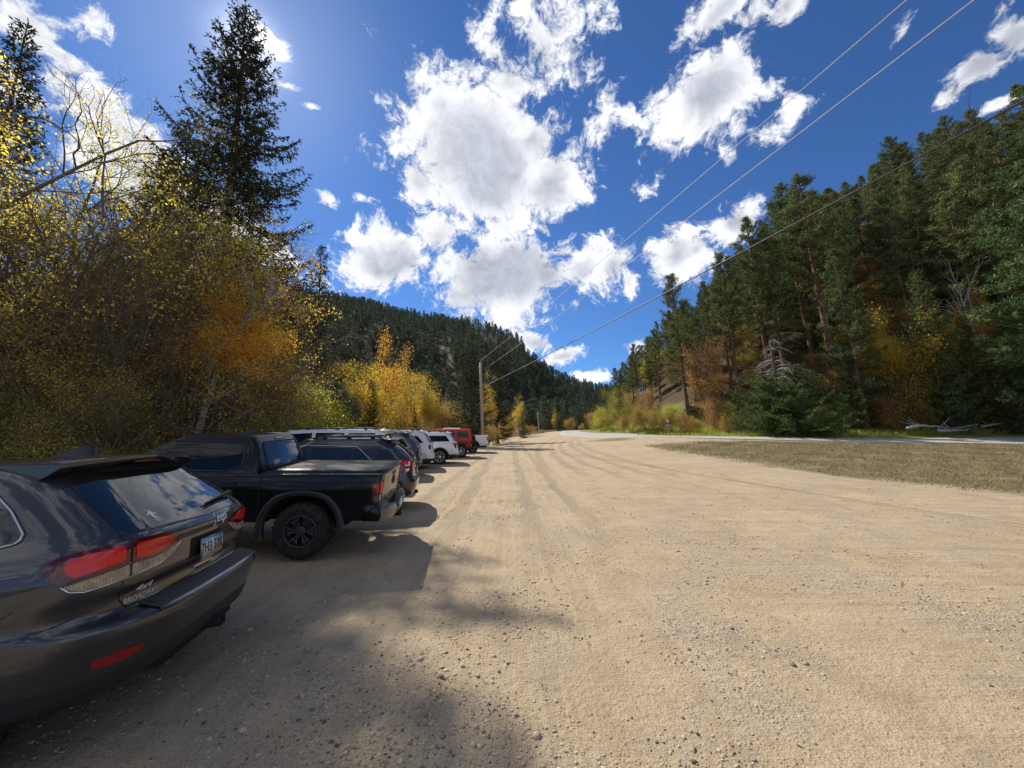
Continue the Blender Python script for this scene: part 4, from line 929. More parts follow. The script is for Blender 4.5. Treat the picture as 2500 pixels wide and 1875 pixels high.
# ---------------------------------------------------------------- black pickup
def pickup_black():
    root = car_root('pickup_truck', (-1.957, 6.80, 187.6, .03, -1.2, -1.0), 'black pickup truck with a flat bed cover, second vehicle from the viewer', 'pickup truck')
    Tb = dict(xr=[(.52, .16), (.60, .145), (1.0, .115), (1.15, .10), (1.195, .10)], xf=[(.52, 5.1), (.9, 5.3), (1.12, 5.1), (1.14, 3.9), (1.195, 3.85)],
              w=[(.52, .87), (.58, .905), (.72, .925), (.90, .935), (.98, .955), (1.04, .950), (1.10, .930), (1.16, .915), (1.195, .90)], cx=.07, cy=.09, bow=.03)
    def side(x, z): return .028 * math.exp(-((x - 1.22) / .55) ** 4) * sstep(.50, .60, z) * sstep(1.10, .92, z)
    pb = shell(Tb, .52, 1.195, 46, .016, side, ns=60)
    Tc = dict(xr=[(1.10, 1.83), (1.22, 1.83), (1.45, 1.90), (1.66, 1.985), (1.70, 2.02)], xf=[(1.10, 4.2), (1.15, 4.1), (1.70, 3.1)], w=[(1.10, .915), (1.2, .895), (1.28, .875), (1.45, .82), (1.62, .745), (1.70, .70)], cx=.09, cy=.12, bow=.035)
    pc = shell(Tc, 1.10, 1.70, 34, .055); bvb = bvh_of([pb]); bvc = bvh_of([pc])
    body_obj('bed_and_body', pb, [P_BLACK, M_LINER], root, [(1.22, .44, .50, 1.3, .5), (4.45, .44, .50, 1.3, .5)])
    cab = body_obj('cab', pc, [P_BLACK, M_LINER], root)
    # bed cover
    mb = MB(); M_ = 12; xs = np.linspace(.125, 1.80, M_)
    V = []
    for x in xs: V += [(x, -.80, 1.204), (x, -.79, 1.228), (x, -.4, 1.234), (x, 0, 1.236), (x, .4, 1.234), (x, .79, 1.228), (x, .80, 1.204)]
    q = [(i * 7 + a, i * 7 + a + 1, (i + 1) * 7 + a + 1, (i + 1) * 7 + a) for i in range(M_ - 1) for a in range(6)]; mb.add(V, q, [(0, 2, 1), (0, 3, 2), (0, 4, 3), (0, 5, 4), (0, 6, 5)])
    link('bed_cover', mb.mesh('bed_cover'), mat('bed cover vinyl', (.010, .010, .012), .38, 0, .25), root)
    mb = MB(); mb.box((.10, -.865, 1.198), (.135, .865, 1.222)); link('tailgate_cap', mb.mesh('tailgate_cap'), M_CLAD, root)
    for v in ('L', 'R'):
        panel('side_window', bvc, [(2.14, 1.30), (2.10, 1.38), (2.16, 1.615), (2.96, 1.635), (2.98, 1.27), (2.30, 1.25)], v, M_GLASSD, root, .004, .07, .05)
        panel('side_window', bvc, [(3.06, 1.27), (3.04, 1.635), (3.25, 1.62), (3.75, 1.30)], v, M_GLASSD, root, .004, .07, .04)
        strip('window_trim', bvc, fillet([(2.12, 1.29), (2.08, 1.38), (2.14, 1.635), (3.26, 1.655), (3.8, 1.27), (2.30, 1.235)], .05), v, M_RUB, root, .010, .002, closed=True)
        # flare
        sg = 1 if v == 'L' else -1
        for cxw in (1.22, 4.45):
            mb = MB(); prof = [(.490, .90), (.492, .955), (.500, .974), (.562, .982), (.580, .968), (.586, .92)]; rows = []
            for i in range(31):
                a = rad(-18 + 216 * i / 30); flat = 1.0
                rows.append([(cxw + r_ * math.cos(a) * 1.02, sg * yy, max(.30, .44 + r_ * math.sin(a) * (1.0 if math.sin(a) < .8 else 1 - .06 * (math.sin(a) - .8) / .2))) for r_, yy in prof])
            V = np.array(rows).reshape(-1, 3); n = 6; mb.add(V, [((i + 1) * n + a, (i + 1) * n + a + 1, i * n + a + 1, i * n + a)[::sg] for i in range(30) for a in range(5)])
            link('fender_flare', mb.mesh('fender_flare', True), M_CLAD, root)
        # tail lamp wraps the corner
        vw = 'BL' if v == 'L' else 'BR'
        o = panel('tail_lamp', bvb, [(.70, 1.10), (.735, 1.115), (.80, 1.10), (.865, 1.065), (.835, .80), (.80, .79), (.70, .80)], vw, M_CLAD, root, .010, .03, .008)
        panel('lens', bvb, [(.775, 1.06), (.842, 1.048), (.832, .925), (.775, .925)], vw, M_RED, o, .018, .03, .006); panel('lens', bvb, [(.708, 1.09), (.755, 1.095), (.752, .925), (.708, .925)], vw, M_RED2, o, .020, .03, .006)
        panel('reversing_lens', bvb, [(.715, .905), (.755, .905), (.755, .815), (.715, .815)], vw, M_CLR, o, .016, .03, .006); panel('reversing_lens', bvb, [(.77, .905), (.828, .90), (.818, .815), (.77, .815)], vw, mat('smoked lens', (.06, .06, .06), .15, .2, .5, 1), o, .016, .03, .006)
        mb = MB()
        strip('panel_gap', bvb, [(2.0, .56), (2.0, 1.10), (2.02, 1.19)], v, M_GAP, root, .005, -.002); strip('panel_gap', bvc, [(2.0, 1.2), (2.03, 1.30), (2.05, 1.62)], v, M_GAP, root, .004, -.001)
        strip('panel_gap', bvb, [(1.80, .56), (1.80, 1.19)], v, M_GAP, root, .010, -.004); strip('panel_gap', bvb, [(3.0, .56), (3.0, 1.19)], v, M_GAP, root, .004, -.001)
        strip('panel_gap', bvb, [(.34, .54), (.33, .79)], v, M_GAP, root, .008, -.002)
        strip('panel_gap', bvb, fillet([(1.52, 1.07), (1.52, .95), (1.68, .95), (1.68, 1.07)], .03), v, M_GAP, root, .002, 0, closed=True)
        text_on('side_decal', bvb, 'TRD', .12, v, .58, 1.075, M_TRD, root, .002, ext=.0008, xs=1.25)
        text_on('side_decal', bvb, 'PRO', .06, v, .53, .995, M_TRD, root, .002, ext=.0008, xs=1.4)
        panel('door_handle', bvb, [(2.12, 1.10), (2.32, 1.10), (2.32, 1.065), (2.12, 1.065)], v, P_BLACK, root, .03, .05, .012, thick=.0)
        mb = MB(); mb.box((.69, sg * .80, .34), (.705, sg * .97, .72)); link('mud_flap', mb.mesh('mud_flap'), M_CLAD, root)
    # rear window in three panes
    for a, c in ((-.60, -.235), (-.225, .225), (.235, .60)):
        sl = .06 if a == -.60 else 0; sr = .06 if c == .60 else 0
        panel('rear_window', bvc, [(a, 1.27), (a + sl, 1.615), (c - sr, 1.615), (c, 1.27)], 'B', M_GLASSD, root, .004, .08, .02)
    panel('brake_light', bvc, [(-.14, 1.69), (.14, 1.69), (.14, 1.665), (-.14, 1.665)], 'B', M_REDD, root, .01, .05, .008)
    strip('window_trim', bvc, fillet([(-.63, 1.25), (-.565, 1.635), (.565, 1.635), (.63, 1.25)], .05), 'B', M_RUB, root, .012, .002, closed=True)
    # tailgate
    g_ = panel('tailgate', bvb, [(.775, 1.175), (.775, .70), (-.775, .70), (-.775, 1.175)], 'B', paint('dusty black paint', (.035, .032, .030), 0, .45, .6), root, .008, .08, .01)
    text_on('tailgate_lettering', bvb, 'TACOMA', .115, 'B', .30, .79, M_GDK, g_, .010, ext=.002, bold=.002, xs=1.25)
    mb = MB()
    for (ra, rb, rt) in ((.095, .062, .010), (.030, .060, .008), (.07, .022, .008)):
        a = np.linspace(0, 6.283, 33); c_ = [tuple(hit(bvb, 'B', ra * math.cos(t), 1.00 + rb * math.sin(t) + (.028 if ra == .07 else 0), .016)[0]) for t in a]; mb.tube(c_, rt, 6, cap=False)
    link('emblem', mb.mesh('emblem', True), M_DKT, g_)
    panel('gate_handle', bvb, [(.13, 1.145), (.13, 1.09), (-.13, 1.09), (-.13, 1.145)], 'B', M_CLAD, g_, .018, .05, .01)
    # rear bumper
    mb = MB(); rows = []
    for y in np.linspace(-.93, .93, 33):
        e = abs(y) / .93; x0 = -.03 + .15 * e ** 5 ; zt = .70 - (.115 if abs(y) < .42 else 0) ; rows.append([(x0 + .16, y, zt), (x0 + .02, y, zt), (x0, y, zt - .02), (x0 - .004, y, .60), (x0 + .012, y, .50 + .03 * e), (x0 + .08, y, .47 + .05 * e), (x0 + .18, y, .48 + .05 * e)])
    V = np.array(rows).reshape(-1, 3); n = 7; mb.add(V, [(i * n + a, i * n + a + 1, (i + 1) * n + a + 1, (i + 1) * n + a) for i in range(32) for a in range(6)])
    bp = link('rear_bumper', mb.mesh('rear_bumper'), paint('bumper steel', (.12, .11, .10), .3, .4, .5), root); bp.data.set_sharp_from_angle(angle=rad(30))
    for s in (1, -1):
        mb = MB(); mb.box((.13, s * .82, .53), (.36, s * .945, .76)); link('bumper_corner', mb.mesh('bumper_corner'), P_BLACK, root)
    plate(bp, -.035, 0, .62, ''); mb = MB(); mb.box((-.05, -.06, .40), (.3, .06, .48)); mb.box((-.03, .07, .42), (.0, .12, .47)); mb.tube([(1.22, -.85, .40), (1.22, .85, .40)], .07, 10); mb.box((.3, -.45, .46), (4.6, .45, .54)); mb.tube([(.5, -.4, .42), (1.0, -.55, .45)], .04, 8)
    link('tow_receiver', mb.mesh('tow_receiver'), M_LINER, root)
    fin(root, bvc, 2.35, M_RUB, .24, .07)
    for x in (1.22, 4.45):
        for s in (1, -1): wheel(root, x, s * .945, .395, .27, .225, 'double6', M_RIMD, s)
    return root

# ---------------------------------------------------------------- generic SUV / crossover
def suv(pose, name, label, cat, p):
    L, H_, W = p['L'], p['H'], p['W'] / 2; k = p.get('k', 1.); pt = p['paint']; root = car_root(name, pose, label, cat)
    zb = p.get('zb', 1.05); z1 = H_ - .065; rk = p.get('rake', .42)
    xr = [(.28, .28), (.36, .10), (.46, .04), (.60, .0), (.70, .005), (.74, .05), (.90, .075), (zb, .10), (zb + .10, .14), (z1 - .05, .14 + rk * .86), (z1, .14 + rk)]
    T = dict(xr=xr, xf=[(.28, L - .2), (.5, L), (.9, L - .05), (zb - .02, L - .2), (zb + .01, L - 1.05), (z1, L - 2.15)],
             w=[(.28, W * .86), (.36, W * .95), (.55, W * .99), (.75, W), (.95, W * .985), (zb, W * .955), (zb + .12, W * .90), ((zb + z1) / 2 + .1, W * .80), (z1, W * p.get('tum', .69))],
             cx=p.get('cx', .36), cy=p.get('cy', .36), bow=.06)
    ra = p['ra']; R = p['R']
    def side(x, z): return .022 * math.exp(-((x - ra) / .6) ** 2 - ((z - .8) / .22) ** 2)
    part = shell(T, .28, z1, 40, .065, side, ns=30); bvh = bvh_of([part]); zc = p.get('clad', 0)
    body_obj('body', part, [pt, M_LINER, M_CLAD], root, [(ra, R + .01, R + .055, 1.3, .5), (p['fa'], R + .01, R + .055, 1.3, .5)], (lambda x, y, z: 2 if z < zc else 0) if zc else None)
    for v in ('L', 'R'):
        for poly in p['windows']: panel('side_window', bvh, poly, v, p.get('glass', M_GLASSD), root, .004, .08, .03)
        if 'trim' in p: strip('window_trim', bvh, fillet(p['trim'], .05), v, M_CHR, root, .010, .004, closed=True)
        vw = 'BL' if v == 'L' else 'BR'
        for poly, m_ in p['lamps']: panel('tail_lamp', bvh, poly, vw, m_, root, .006 + (.004 if m_ in (M_RED2, M_CLR, M_WTX) else 0), .04, .015)
        if p.get('arch'):
            sg = 1 if v == 'L' else -1
            for cxw in (ra, p['fa']):
                rows = []; mb = MB()
                for i in range(25):
                    a = rad(-10 + 200 * i / 24); r0, r1 = R + .04, R + .11
                    rows.append([(cxw + r_ * math.cos(a), sg * (W + yy), max(.30, R + .01 + r_ * math.sin(a))) for r_, yy in ((r0, -.06), (r0, .022), (r1, .026), (r1 + .006, -.02))])
                mb.add(np.array(rows).reshape(-1, 3), [((i + 1) * 4 + a, (i + 1) * 4 + a + 1, i * 4 + a + 1, i * 4 + a)[::sg] for i in range(24) for a in range(3)])
                link('arch_trim', mb.mesh('arch_trim', True), M_CLAD, root)
        mb = MB()
        for path in p.get('gaps', []): strip('', bvh, path, v, None, None, .004, -.001, mb=mb)
        if mb.n: link('panel_gap', mb.mesh('panel_gap', True), M_GAP, root)
        for x in p.get('handles', []): panel('door_handle', bvh, [(x, zb - .11), (x + .17, zb - .11), (x + .17, zb - .15), (x, zb - .15)], v, p.get('hm', pt), root, .03, .05, .012, thick=0)
        for (x, z) in p.get('mirror', []):
            mb = MB(); sg = 1 if v == 'L' else -1; a = np.linspace(0, math.pi, 7)
            for i in range(1): mb.lathe([(.001, -.07), (.05, -.065), (.085, -.03), (.09, .03), (.001, .05)], 14, M=Matrix.Translation((x, sg * (W + .10), z)) @ Matrix.Rotation(math.pi / 2, 4, 'Z') @ Matrix.Scale(1.25, 4, (1, 0, 0)))
            link('wing_mirror', mb.mesh('wing_mirror', True), pt, root)
    zl, zh = zb + .10, z1 - .10; wl, wh = W * .80, W * .60
    panel('rear_window', bvh, [(wl, zl), (wh, zh), (-wh, zh), (-wl, zl)], 'B', M_GLASSD, root, .004, .08, .06)
    # spoiler lip
    mb = MB(); rows = []
    for y in np.linspace(-W * .64, W * .64, 15):
        e = abs(y) / (W * .64); x0 = .14 + rk * .84 - .10 + .06 * e ** 3; rows.append([(x0 + .38, y, H_ - .012 - .03 * e * e), (x0, y, H_ - .028 - .03 * e * e), (x0, y, H_ - .045 - .03 * e * e), (x0 + .25, y, H_ - .085 - .03 * e * e)])
    mb.add(np.array(rows).reshape(-1, 3), [(i * 4 + a, i * 4 + (a + 1) % 4, (i + 1) * 4 + (a + 1) % 4, (i + 1) * 4 + a) for i in range(14) for a in range(4)] + [(3, 2, 1, 0), (56, 57, 58, 59)])
    s_ = link('spoiler', mb.mesh('spoiler'), pt, root); bm = bmesh.new(); bm.from_mesh(s_.data); bmesh.ops.recalc_face_normals(bm, faces=bm.faces); bm.to_mesh(s_.data); bm.free()
    plate(root, .052, 0, p.get('pz', .86), ''); panel('reflector', bvh, [(.62, .50), (.62, .46), (.50, .46), (.50, .50)], 'BL', M_RED, root, .004, .05, .005)
    mb = MB(); mb.tube([tuple(hit(bvh, 'B', h, z, .03)[0]) for h, z in [(0, zl + .02), (.15, zl + .05), (.38, zl + .06)]], [.016, .012, .006], 6); link('rear_wiper', mb.mesh('rear_wiper', True), M_RUB, root)
    if p.get('rails'): rails(root, bvh, .14 + rk + .15, L - 2.4, W * .60, p['rails'], .05, .018)
    fin(root, bvh, .14 + rk + .05, pt, .2, .055)
    for x in (ra, p['fa']):
        for s in (1, -1): wheel(root, x, s * (W - .005), R, .24, R * .66, p.get('rim', 'plain'), p.get('rimm', M_RIMS), s)
    mb = MB(); mb.tube([(ra, -W * .85, R), (ra, W * .85, R)], .05, 8); mb.box((.35, -.5, .24), (L - .4, .5, .34)); mb.tube([(.18, -W * .5, .30), (.8, -W * .5, .32)], .035, 8); mb.box((.02, -.05, .30), (.3, .05, .37)); link('underbody', mb.mesh('underbody'), M_LINER, root)
    if 'extra' in p: p['extra'](root, bvh)
    return root

def others():
    win_eq = [[(1.05, 1.14), (1.42, 1.145), (1.42, 1.43), (1.33, 1.44)], [(1.46, 1.145), (2.30, 1.12), (2.32, 1.475), (1.46, 1.44)], [(2.40, 1.12), (3.45, 1.09), (3.05, 1.40), (2.42, 1.475)], [(.34, 1.20), (.95, 1.20), (.86, 1.40), (.60, 1.42), (.46, 1.34)]]
    suv((-2.33, 9.85, 190.5, .0, 0, 0), 'parked_suv', 'blue black crossover with chrome window surround, parked just beyond the black pickup', 'SUV', dict(
        L=4.77, H=1.68, W=1.84, zb=1.08, rake=.50, paint=P_NAVY, ra=.98, fa=3.84, R=.36, windows=win_eq, trim=[(1.03, 1.115), (1.01, 1.16), (1.36, 1.475), (2.35, 1.51), (3.05, 1.44), (3.6, 1.07)],
        lamps=[([(.44, 1.12), (.66, 1.17), (.90, 1.15), (.86, 1.03), (.82, .87), (.66, .92), (.60, 1.00)], M_RED), ([(.62, 1.12), (.68, 1.125), (.70, 1.06), (.80, 1.055), (.80, 1.035), (.66, 1.03)], M_WTX), ([(.68, .98), (.79, .965), (.79, .91), (.70, .925)], M_WTX), ([(.63, 1.135), (.86, 1.125), (.84, 1.075), (.72, 1.08)], M_RED2)],
        gaps=[[(1.02, 1.10), (1.35, .95), (1.42, .7)], [(2.36, .4), (2.36, 1.12)], [(.78, 1.10), (.40, 1.10)]], handles=[1.55, 2.55], rails=M_RUB, mirror=[(3.35, 1.18)], rimm=M_RIMS, glass=M_GLASS2))
    suv((-3.75, 13.2, 190, .0, 0, 0), 'parked_suv', 'long white SUV whose roof shows above the blue black crossover', 'SUV', dict(
        L=5.6, H=1.87, W=2.04, zb=1.17, rake=.34, tum=.70, paint=P_WHITE, ra=1.2, fa=4.3, R=.40, windows=[[(.62, 1.26), (1.55, 1.26), (1.55, 1.74), (.74, 1.74)], [(1.66, 1.26), (2.5, 1.25), (2.5, 1.75), (1.66, 1.75)], [(2.6, 1.25), (4.1, 1.22), (3.55, 1.70), (2.6, 1.75)]],
        lamps=[([(.62, 1.25), (.86, 1.25), (.88, .92), (.70, .92)], M_RED)], gaps=[[(1.6, .5), (1.6, 1.75)], [(2.55, .4), (2.55, 1.75)]], handles=[1.75, 2.7], rails=M_RUB, rimm=M_RIMS))
    suv((-3.62, 15.9, 190, .0, 0, 0), 'parked_suv', 'charcoal SUV with dusty bumper, only its tail showing past the blue black crossover', 'SUV', dict(
        L=5.0, H=1.76, W=2.0, zb=1.10, rake=.45, paint=P_CHAR, ra=1.1, fa=3.95, R=.38, windows=[[(.52, 1.20), (1.45, 1.20), (1.45, 1.52), (.85, 1.50)], [(1.55, 1.20), (2.4, 1.19), (2.4, 1.54), (1.55, 1.53)], [(2.5, 1.19), (3.6, 1.16), (3.1, 1.48), (2.5, 1.54)]], trim=[(.46, 1.16), (.76, 1.54), (2.4, 1.58), (3.15, 1.52), (3.7, 1.13)],
        lamps=[([(.40, 1.08), (.88, 1.12), (.90, 1.03), (.42, .99)], M_REDD), ([(.50, 1.055), (.80, 1.08), (.80, 1.055), (.50, 1.03)], M_CLR)], gaps=[[(1.5, .5), (1.5, 1.55)]], handles=[1.65], rails=M_SAT, clad=.58, rimm=M_RIMS))
    suv((-3.72, 18.9, 190, .0, 0, 0), 'parked_suv', 'silver white SUV with dark tail lamps, just past the charcoal SUV', 'SUV', dict(
        L=5.1, H=1.80, W=2.0, zb=1.12, rake=.42, paint=P_WHITE2, ra=1.1, fa=4.0, R=.38, windows=[[(.52, 1.22), (1.45, 1.22), (1.45, 1.55), (.82, 1.53)], [(1.55, 1.22), (2.4, 1.21), (2.4, 1.57), (1.55, 1.56)]],
        lamps=[([(.44, 1.10), (.64, 1.10), (.64, .97), (.44, .97)], M_REDD), ([(.72, 1.12), (.86, 1.12), (.86, .92), (.76, .92)], M_REDD)], gaps=[[(1.5, .5), (1.5, 1.6)]], handles=[1.65], rails=M_RUB, clad=.50, rimm=M_RIMS))
    suv((-2.93, 21.6, 188, .0, 0, 0), 'parked_suv', 'white SUV with black wheel arches, in front of the red off-roader', 'SUV', dict(
        L=4.92, H=1.70, W=1.92, zb=1.08, rake=.40, paint=P_WHITE, ra=1.02, fa=3.88, R=.385, windows=[[(.50, 1.20), (1.52, 1.17), (1.64, 1.50), (.72, 1.49)], [(1.84, 1.22), (2.00, 1.15), (2.55, 1.14), (2.55, 1.52), (1.82, 1.51)], [(2.65, 1.14), (3.6, 1.12), (3.1, 1.46), (2.65, 1.52)]],
        lamps=[([(.48, 1.10), (.92, 1.10), (.84, 1.00), (.80, .84), (.70, .86), (.64, .98)], M_RED), ([(.60, 1.07), (.80, 1.07), (.74, 1.00), (.66, 1.01)], M_RED2)], gaps=[[(1.68, .75), (1.74, 1.08), (1.76, 1.52)], [(2.60, .4), (2.60, 1.5)]], handles=[1.90], arch=True, clad=.52, rails=M_RUB, rim='y6', rimm=M_RIMS, hm=P_WHITE))

def wrangler():
    root = car_root('parked_suv', (-2.45, 26.1, 190, .0, 0, 0), 'red boxy off-roader with hard top and spare wheel on its tail', 'off-roader')
    T = dict(xr=[(.55, .36), (.62, .30), (1.18, .28), (1.80, .36)], xf=[(.55, 4.2), (1.13, 4.2), (1.16, 3.3), (1.80, 3.05)], w=[(.55, .74), (.62, .78), (1.15, .79), (1.22, .77), (1.80, .66)], cx=.07, cy=.08, bow=.01)
    part = shell(T, .55, 1.80, 30, .045); bvh = bvh_of([part]); body_obj('body', part, [P_RED, M_LINER], root, [(1.0, .42, .47, 1.3, .45), (3.9, .42, .47, 1.3, .45)])
    for v in ('L', 'R'):
        sg = 1 if v == 'L' else -1
        panel('side_window', bvh, [(.50, 1.27), (1.28, 1.27), (1.28, 1.68), (.56, 1.68)], v, M_GLASSD, root, .004, .08, .04); panel('side_window', bvh, [(1.42, 1.25), (2.2, 1.25), (2.2, 1.70), (1.42, 1.70)], v, M_GLASSD, root, .004, .08, .03); panel('side_window', bvh, [(2.3, 1.25), (3.0, 1.25), (2.95, 1.66), (2.3, 1.70)], v, M_GLASSD, root, .004, .08, .03)
        for cxw in (1.0, 3.9):
            mb = MB(); P = [(cxw - .62, .58), (cxw - .50, .86), (cxw - .36, .96), (cxw + .34, .96), (cxw + .54, .80), (cxw + .60, .58)]; rows = [[(x, sg * .76, z - .03), (x, sg * .98, z - .03), (x, sg * .98, z + .03), (x, sg * .76, z + .05)] for x, z in P]
            mb.add(np.array(rows).reshape(-1, 3), [((i + 1) * 4 + a, (i + 1) * 4 + (a + 1) % 4, i * 4 + (a + 1) % 4, i * 4 + a)[::-sg] for i in range(5) for a in range(4)])
            link('fender_flare', mb.mesh('fender_flare'), M_CLAD, root)
        mb = MB(); mb.box((.24, sg * .60, .90), (.40, sg * .81, 1.08)); l_ = link('tail_lamp', mb.mesh('tail_lamp'), M_CLAD, root); mb = MB(); mb.box((.225, sg * .64, .93), (.245, sg * .77, 1.05)); link('lens', mb.mesh('lens'), M_RED, l_)
        mb = MB(); strip('', bvh, [(1.36, .6), (1.36, 1.22)], v, None, None, .005, -.001, mb=mb); strip('', bvh, [(.36, 1.20), (3.1, 1.20)], v, None, None, .005, -.001, mb=mb); link('panel_gap', mb.mesh('panel_gap', True), M_GAP, root)
        for x, z in ((1.0, 0), (3.9, 0)): wheel(root, x, sg * .96, .42, .28, .235, 'star5', mat('black and silver alloy', (.5, .5, .5), .3, 1.), sg)
    panel('rear_window', bvh, [(.55, 1.27), (.52, 1.68), (-.52, 1.68), (-.55, 1.27)], 'B', M_GLASSD, root, .004, .08, .04)
    sw = wheel(root, .0, 0, .41, .26, .235, 'star5', M_RIMD, 1); sw.name = 'spare_wheel'; sw.location = (.03, .05, 1.02); sw.rotation_euler = (0, 0, math.pi / 2)
    mb = MB(); mb.box((.12, -.78, .55), (.34, .78, .70)); mb.box((.0, -.74, .50), (.14, .74, .66)); link('rear_bumper', mb.mesh('rear_bumper'), M_CLAD, root)
    mb = MB(); mb.tube([(1.0, -.85, .42), (1.0, .85, .42)], .06, 8); mb.box((.3, -.4, .42), (4.2, .4, .56)); link('underbody', mb.mesh('underbody'), M_LINER, root)

def pickup_white():
    root = car_root('pickup_truck', (-1.85, 31.0, 190, .0, 0, 0), 'white pickup truck with chrome bumper, last vehicle of the row beside the utility pole', 'pickup truck')
    Tb = dict(xr=[(.55, .20), (.65, .16), (1.33, .14)], xf=[(.55, 5.7), (1.2, 5.6), (1.25, 4.4), (1.33, 4.3)], w=[(.55, .95), (.7, .99), (1.2, 1.0), (1.33, .97)], cx=.06, cy=.08, bow=.02)
    pb = shell(Tb, .55, 1.33, 28, .015, ns=50); Tc = dict(xr=[(1.2, 2.1), (1.86, 2.25)], xf=[(1.2, 4.6), (1.86, 3.6)], w=[(1.2, .98), (1.4, .93), (1.86, .76)], cx=.1, cy=.12, bow=.03); pc = shell(Tc, 1.2, 1.86, 24, .06); bvb = bvh_of([pb]); bvc = bvh_of([pc])
    body_obj('bed_and_body', pb, [P_WHITE, M_LINER], root, [(1.35, .42, .50, 1.4, .5), (4.9, .42, .50, 1.4, .5)]); body_obj('cab', pc, [P_WHITE, M_LINER], root)
    for v in ('L', 'R'):
        sg = 1 if v == 'L' else -1; vw = 'BL' if v == 'L' else 'BR'
        panel('side_window', bvc, [(2.35, 1.42), (3.1, 1.42), (3.1, 1.76), (2.45, 1.76)], v, M_GLASSD, root, .004, .08, .04); panel('side_window', bvc, [(3.2, 1.42), (4.2, 1.40), (3.7, 1.74), (3.2, 1.76)], v, M_GLASSD, root, .004, .08, .04)
        panel('tail_lamp', bvb, [(.76, 1.24), (.90, 1.24), (.88, .92), (.77, .92)], vw, M_RED, root, .008, .05, .01)
        rows = []
        for i in range(25):
            a = rad(-8 + 196 * i / 24); rows.append([(1.35 + r_ * math.cos(a), sg * yy, .43 + r_ * math.sin(a)) for r_, yy in ((.49, .93), (.49, 1.012), (.57, 1.015), (.575, .96))])
        mb = MB(); mb.add(np.array(rows).reshape(-1, 3), [((i + 1) * 4 + a, (i + 1) * 4 + a + 1, i * 4 + a + 1, i * 4 + a)[::sg] for i in range(24) for a in range(3)]); link('arch_trim', mb.mesh('arch_trim', True), M_CLAD, root)
        for x in (1.35, 4.9): wheel(root, x, sg * .99, .41, .27, .25, 'y6', M_RIMS, sg)
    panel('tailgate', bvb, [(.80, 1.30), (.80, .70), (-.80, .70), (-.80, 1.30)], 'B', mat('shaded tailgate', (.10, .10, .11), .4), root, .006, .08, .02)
    panel('rear_window', bvc, [(.62, 1.42), (.56, 1.78), (-.56, 1.78), (-.62, 1.42)], 'B', M_GLASSD, root, .004, .08, .04)
    mb = MB(); rows = []
    for y in np.linspace(-.98, .98, 21):
        e = abs(y) / .98; x0 = -.04 + .16 * e ** 4; rows.append([(x0 + .15, y, .74), (x0 + .02, y, .74), (x0, y, .72), (x0, y, .56), (x0 + .03, y, .52), (x0 + .16, y, .50)])
    mb.add(np.array(rows).reshape(-1, 3), [(i * 6 + a, i * 6 + a + 1, (i + 1) * 6 + a + 1, (i + 1) * 6 + a) for i in range(20) for a in range(5)]); bp = link('rear_bumper', mb.mesh('rear_bumper'), M_CHR, root); plate(bp, -.05, 0, .63, '')
    mb = MB(); mb.tube([(1.35, -.9, .41), (1.35, .9, .41)], .07, 8); mb.box((.2, -.45, .42), (4.9, .45, .56)); link('underbody', mb.mesh('underbody'), M_LINER, root)

jeep(); pickup_black(); others(); wrangler(); pickup_white()
# ------------------------------------------------------------------ planting
ROTG = Vector((0, 0, 1)).rotation_difference(GUP).to_matrix()
def by_top(u, v, D):
    "base position and height of a plumb tree whose tip is seen at u,v"
    T_ = at(u, v, D); x, y = T_[0], T_[1]
    for _ in range(4):
        z = tz(x, y) ; Hh = T_[2] - z; x = T_[0] - GUP.x / GUP.z * Hh; y = T_[1] - GUP.y / GUP.z * Hh
    return (x, y, tz(x, y) - .05), (T_[2] - tz(x, y)) / GUP.z
PROTO = {}
def proto(key, fn):
    if key not in PROTO: PROTO[key] = [fn(), False]
    return PROTO[key]
def put(key, loc, az, sc, label, cat, group=None, name=None):
    p = PROTO[key]; first = not p[1]; p[1] = True
    return dense_place(p[0], first, loc, az, sc, label, cat, group, name)
def put_top(key, H0, u, v, D, label, cat, group=None, az=None, wide=1., name=None):
    if 650 < u < 1150 and D < 45:        # keep clear of the parked cars' noses
        lim = 9.3 * 939 / (1250 - u); lim = min(lim, 40) if u > 1040 else lim
        D = max(D, lim * (1.12 if key in ('yel', 'org', 'tan', 'tgr', 'asp') else 1.0))
    loc, Hh = by_top(u, v, D); s = Hh / H0
    return put(key, loc, RNG.uniform(0, 6.28) if az is None else az, (s * wide, s * wide, s), label, cat, group, name)

# big dark spruce that hides the sun
proto('hero', lambda: tree_proto('spruce_tree', spruce(11, 24.5, 5.1, .13, 2.5, .165, .17, 1.35), m_bark_sp, L_DRK))
put_top('hero', 24.5, 598, 18, 20.5, 'tallest dark spruce on the left, ragged hanging boughs in front of the sun', 'tree', az=1.0)
proto('sprA', lambda: tree_proto('spruce_tree', spruce(21, 12, 2.6, .05, 1.9, .15, .03), m_bark_sp, L_SPR))
proto('sprB', lambda: tree_proto('spruce_tree', spruce(22, 12, 2.3, .08, 2.0, .15, .05, 1.1), m_bark_sp, L_DRK))
proto('sprC', lambda: tree_proto('spruce_tree', spruce(23, 9, 2.5, .02, 1.9, .14, .0, .8), m_bark_sp, L_SPG))
proto('sprD', lambda: tree_proto('spruce_tree', spruce(26, 14, 2.0, .08, 2.2, .14, .03, 1.0), m_bark_sp, L_DRK))
proto('sprN', lambda: tree_proto('spruce_tree', spruce(24, 14, 1.7, .10, 1.8, .15, .12, 1.5), m_bark_sp, L_DRK))
proto('pinY', lambda: tree_proto('pine_tree', pine(25, 5, 1.5, .05, 60, 14, .22, 9), m_bark_pi, L_SPB))
put_top('sprD', 14, 66, 52, 21, 'slim dark spruce top rising at the far left edge above yellow leaves', 'tree', wide=.8)
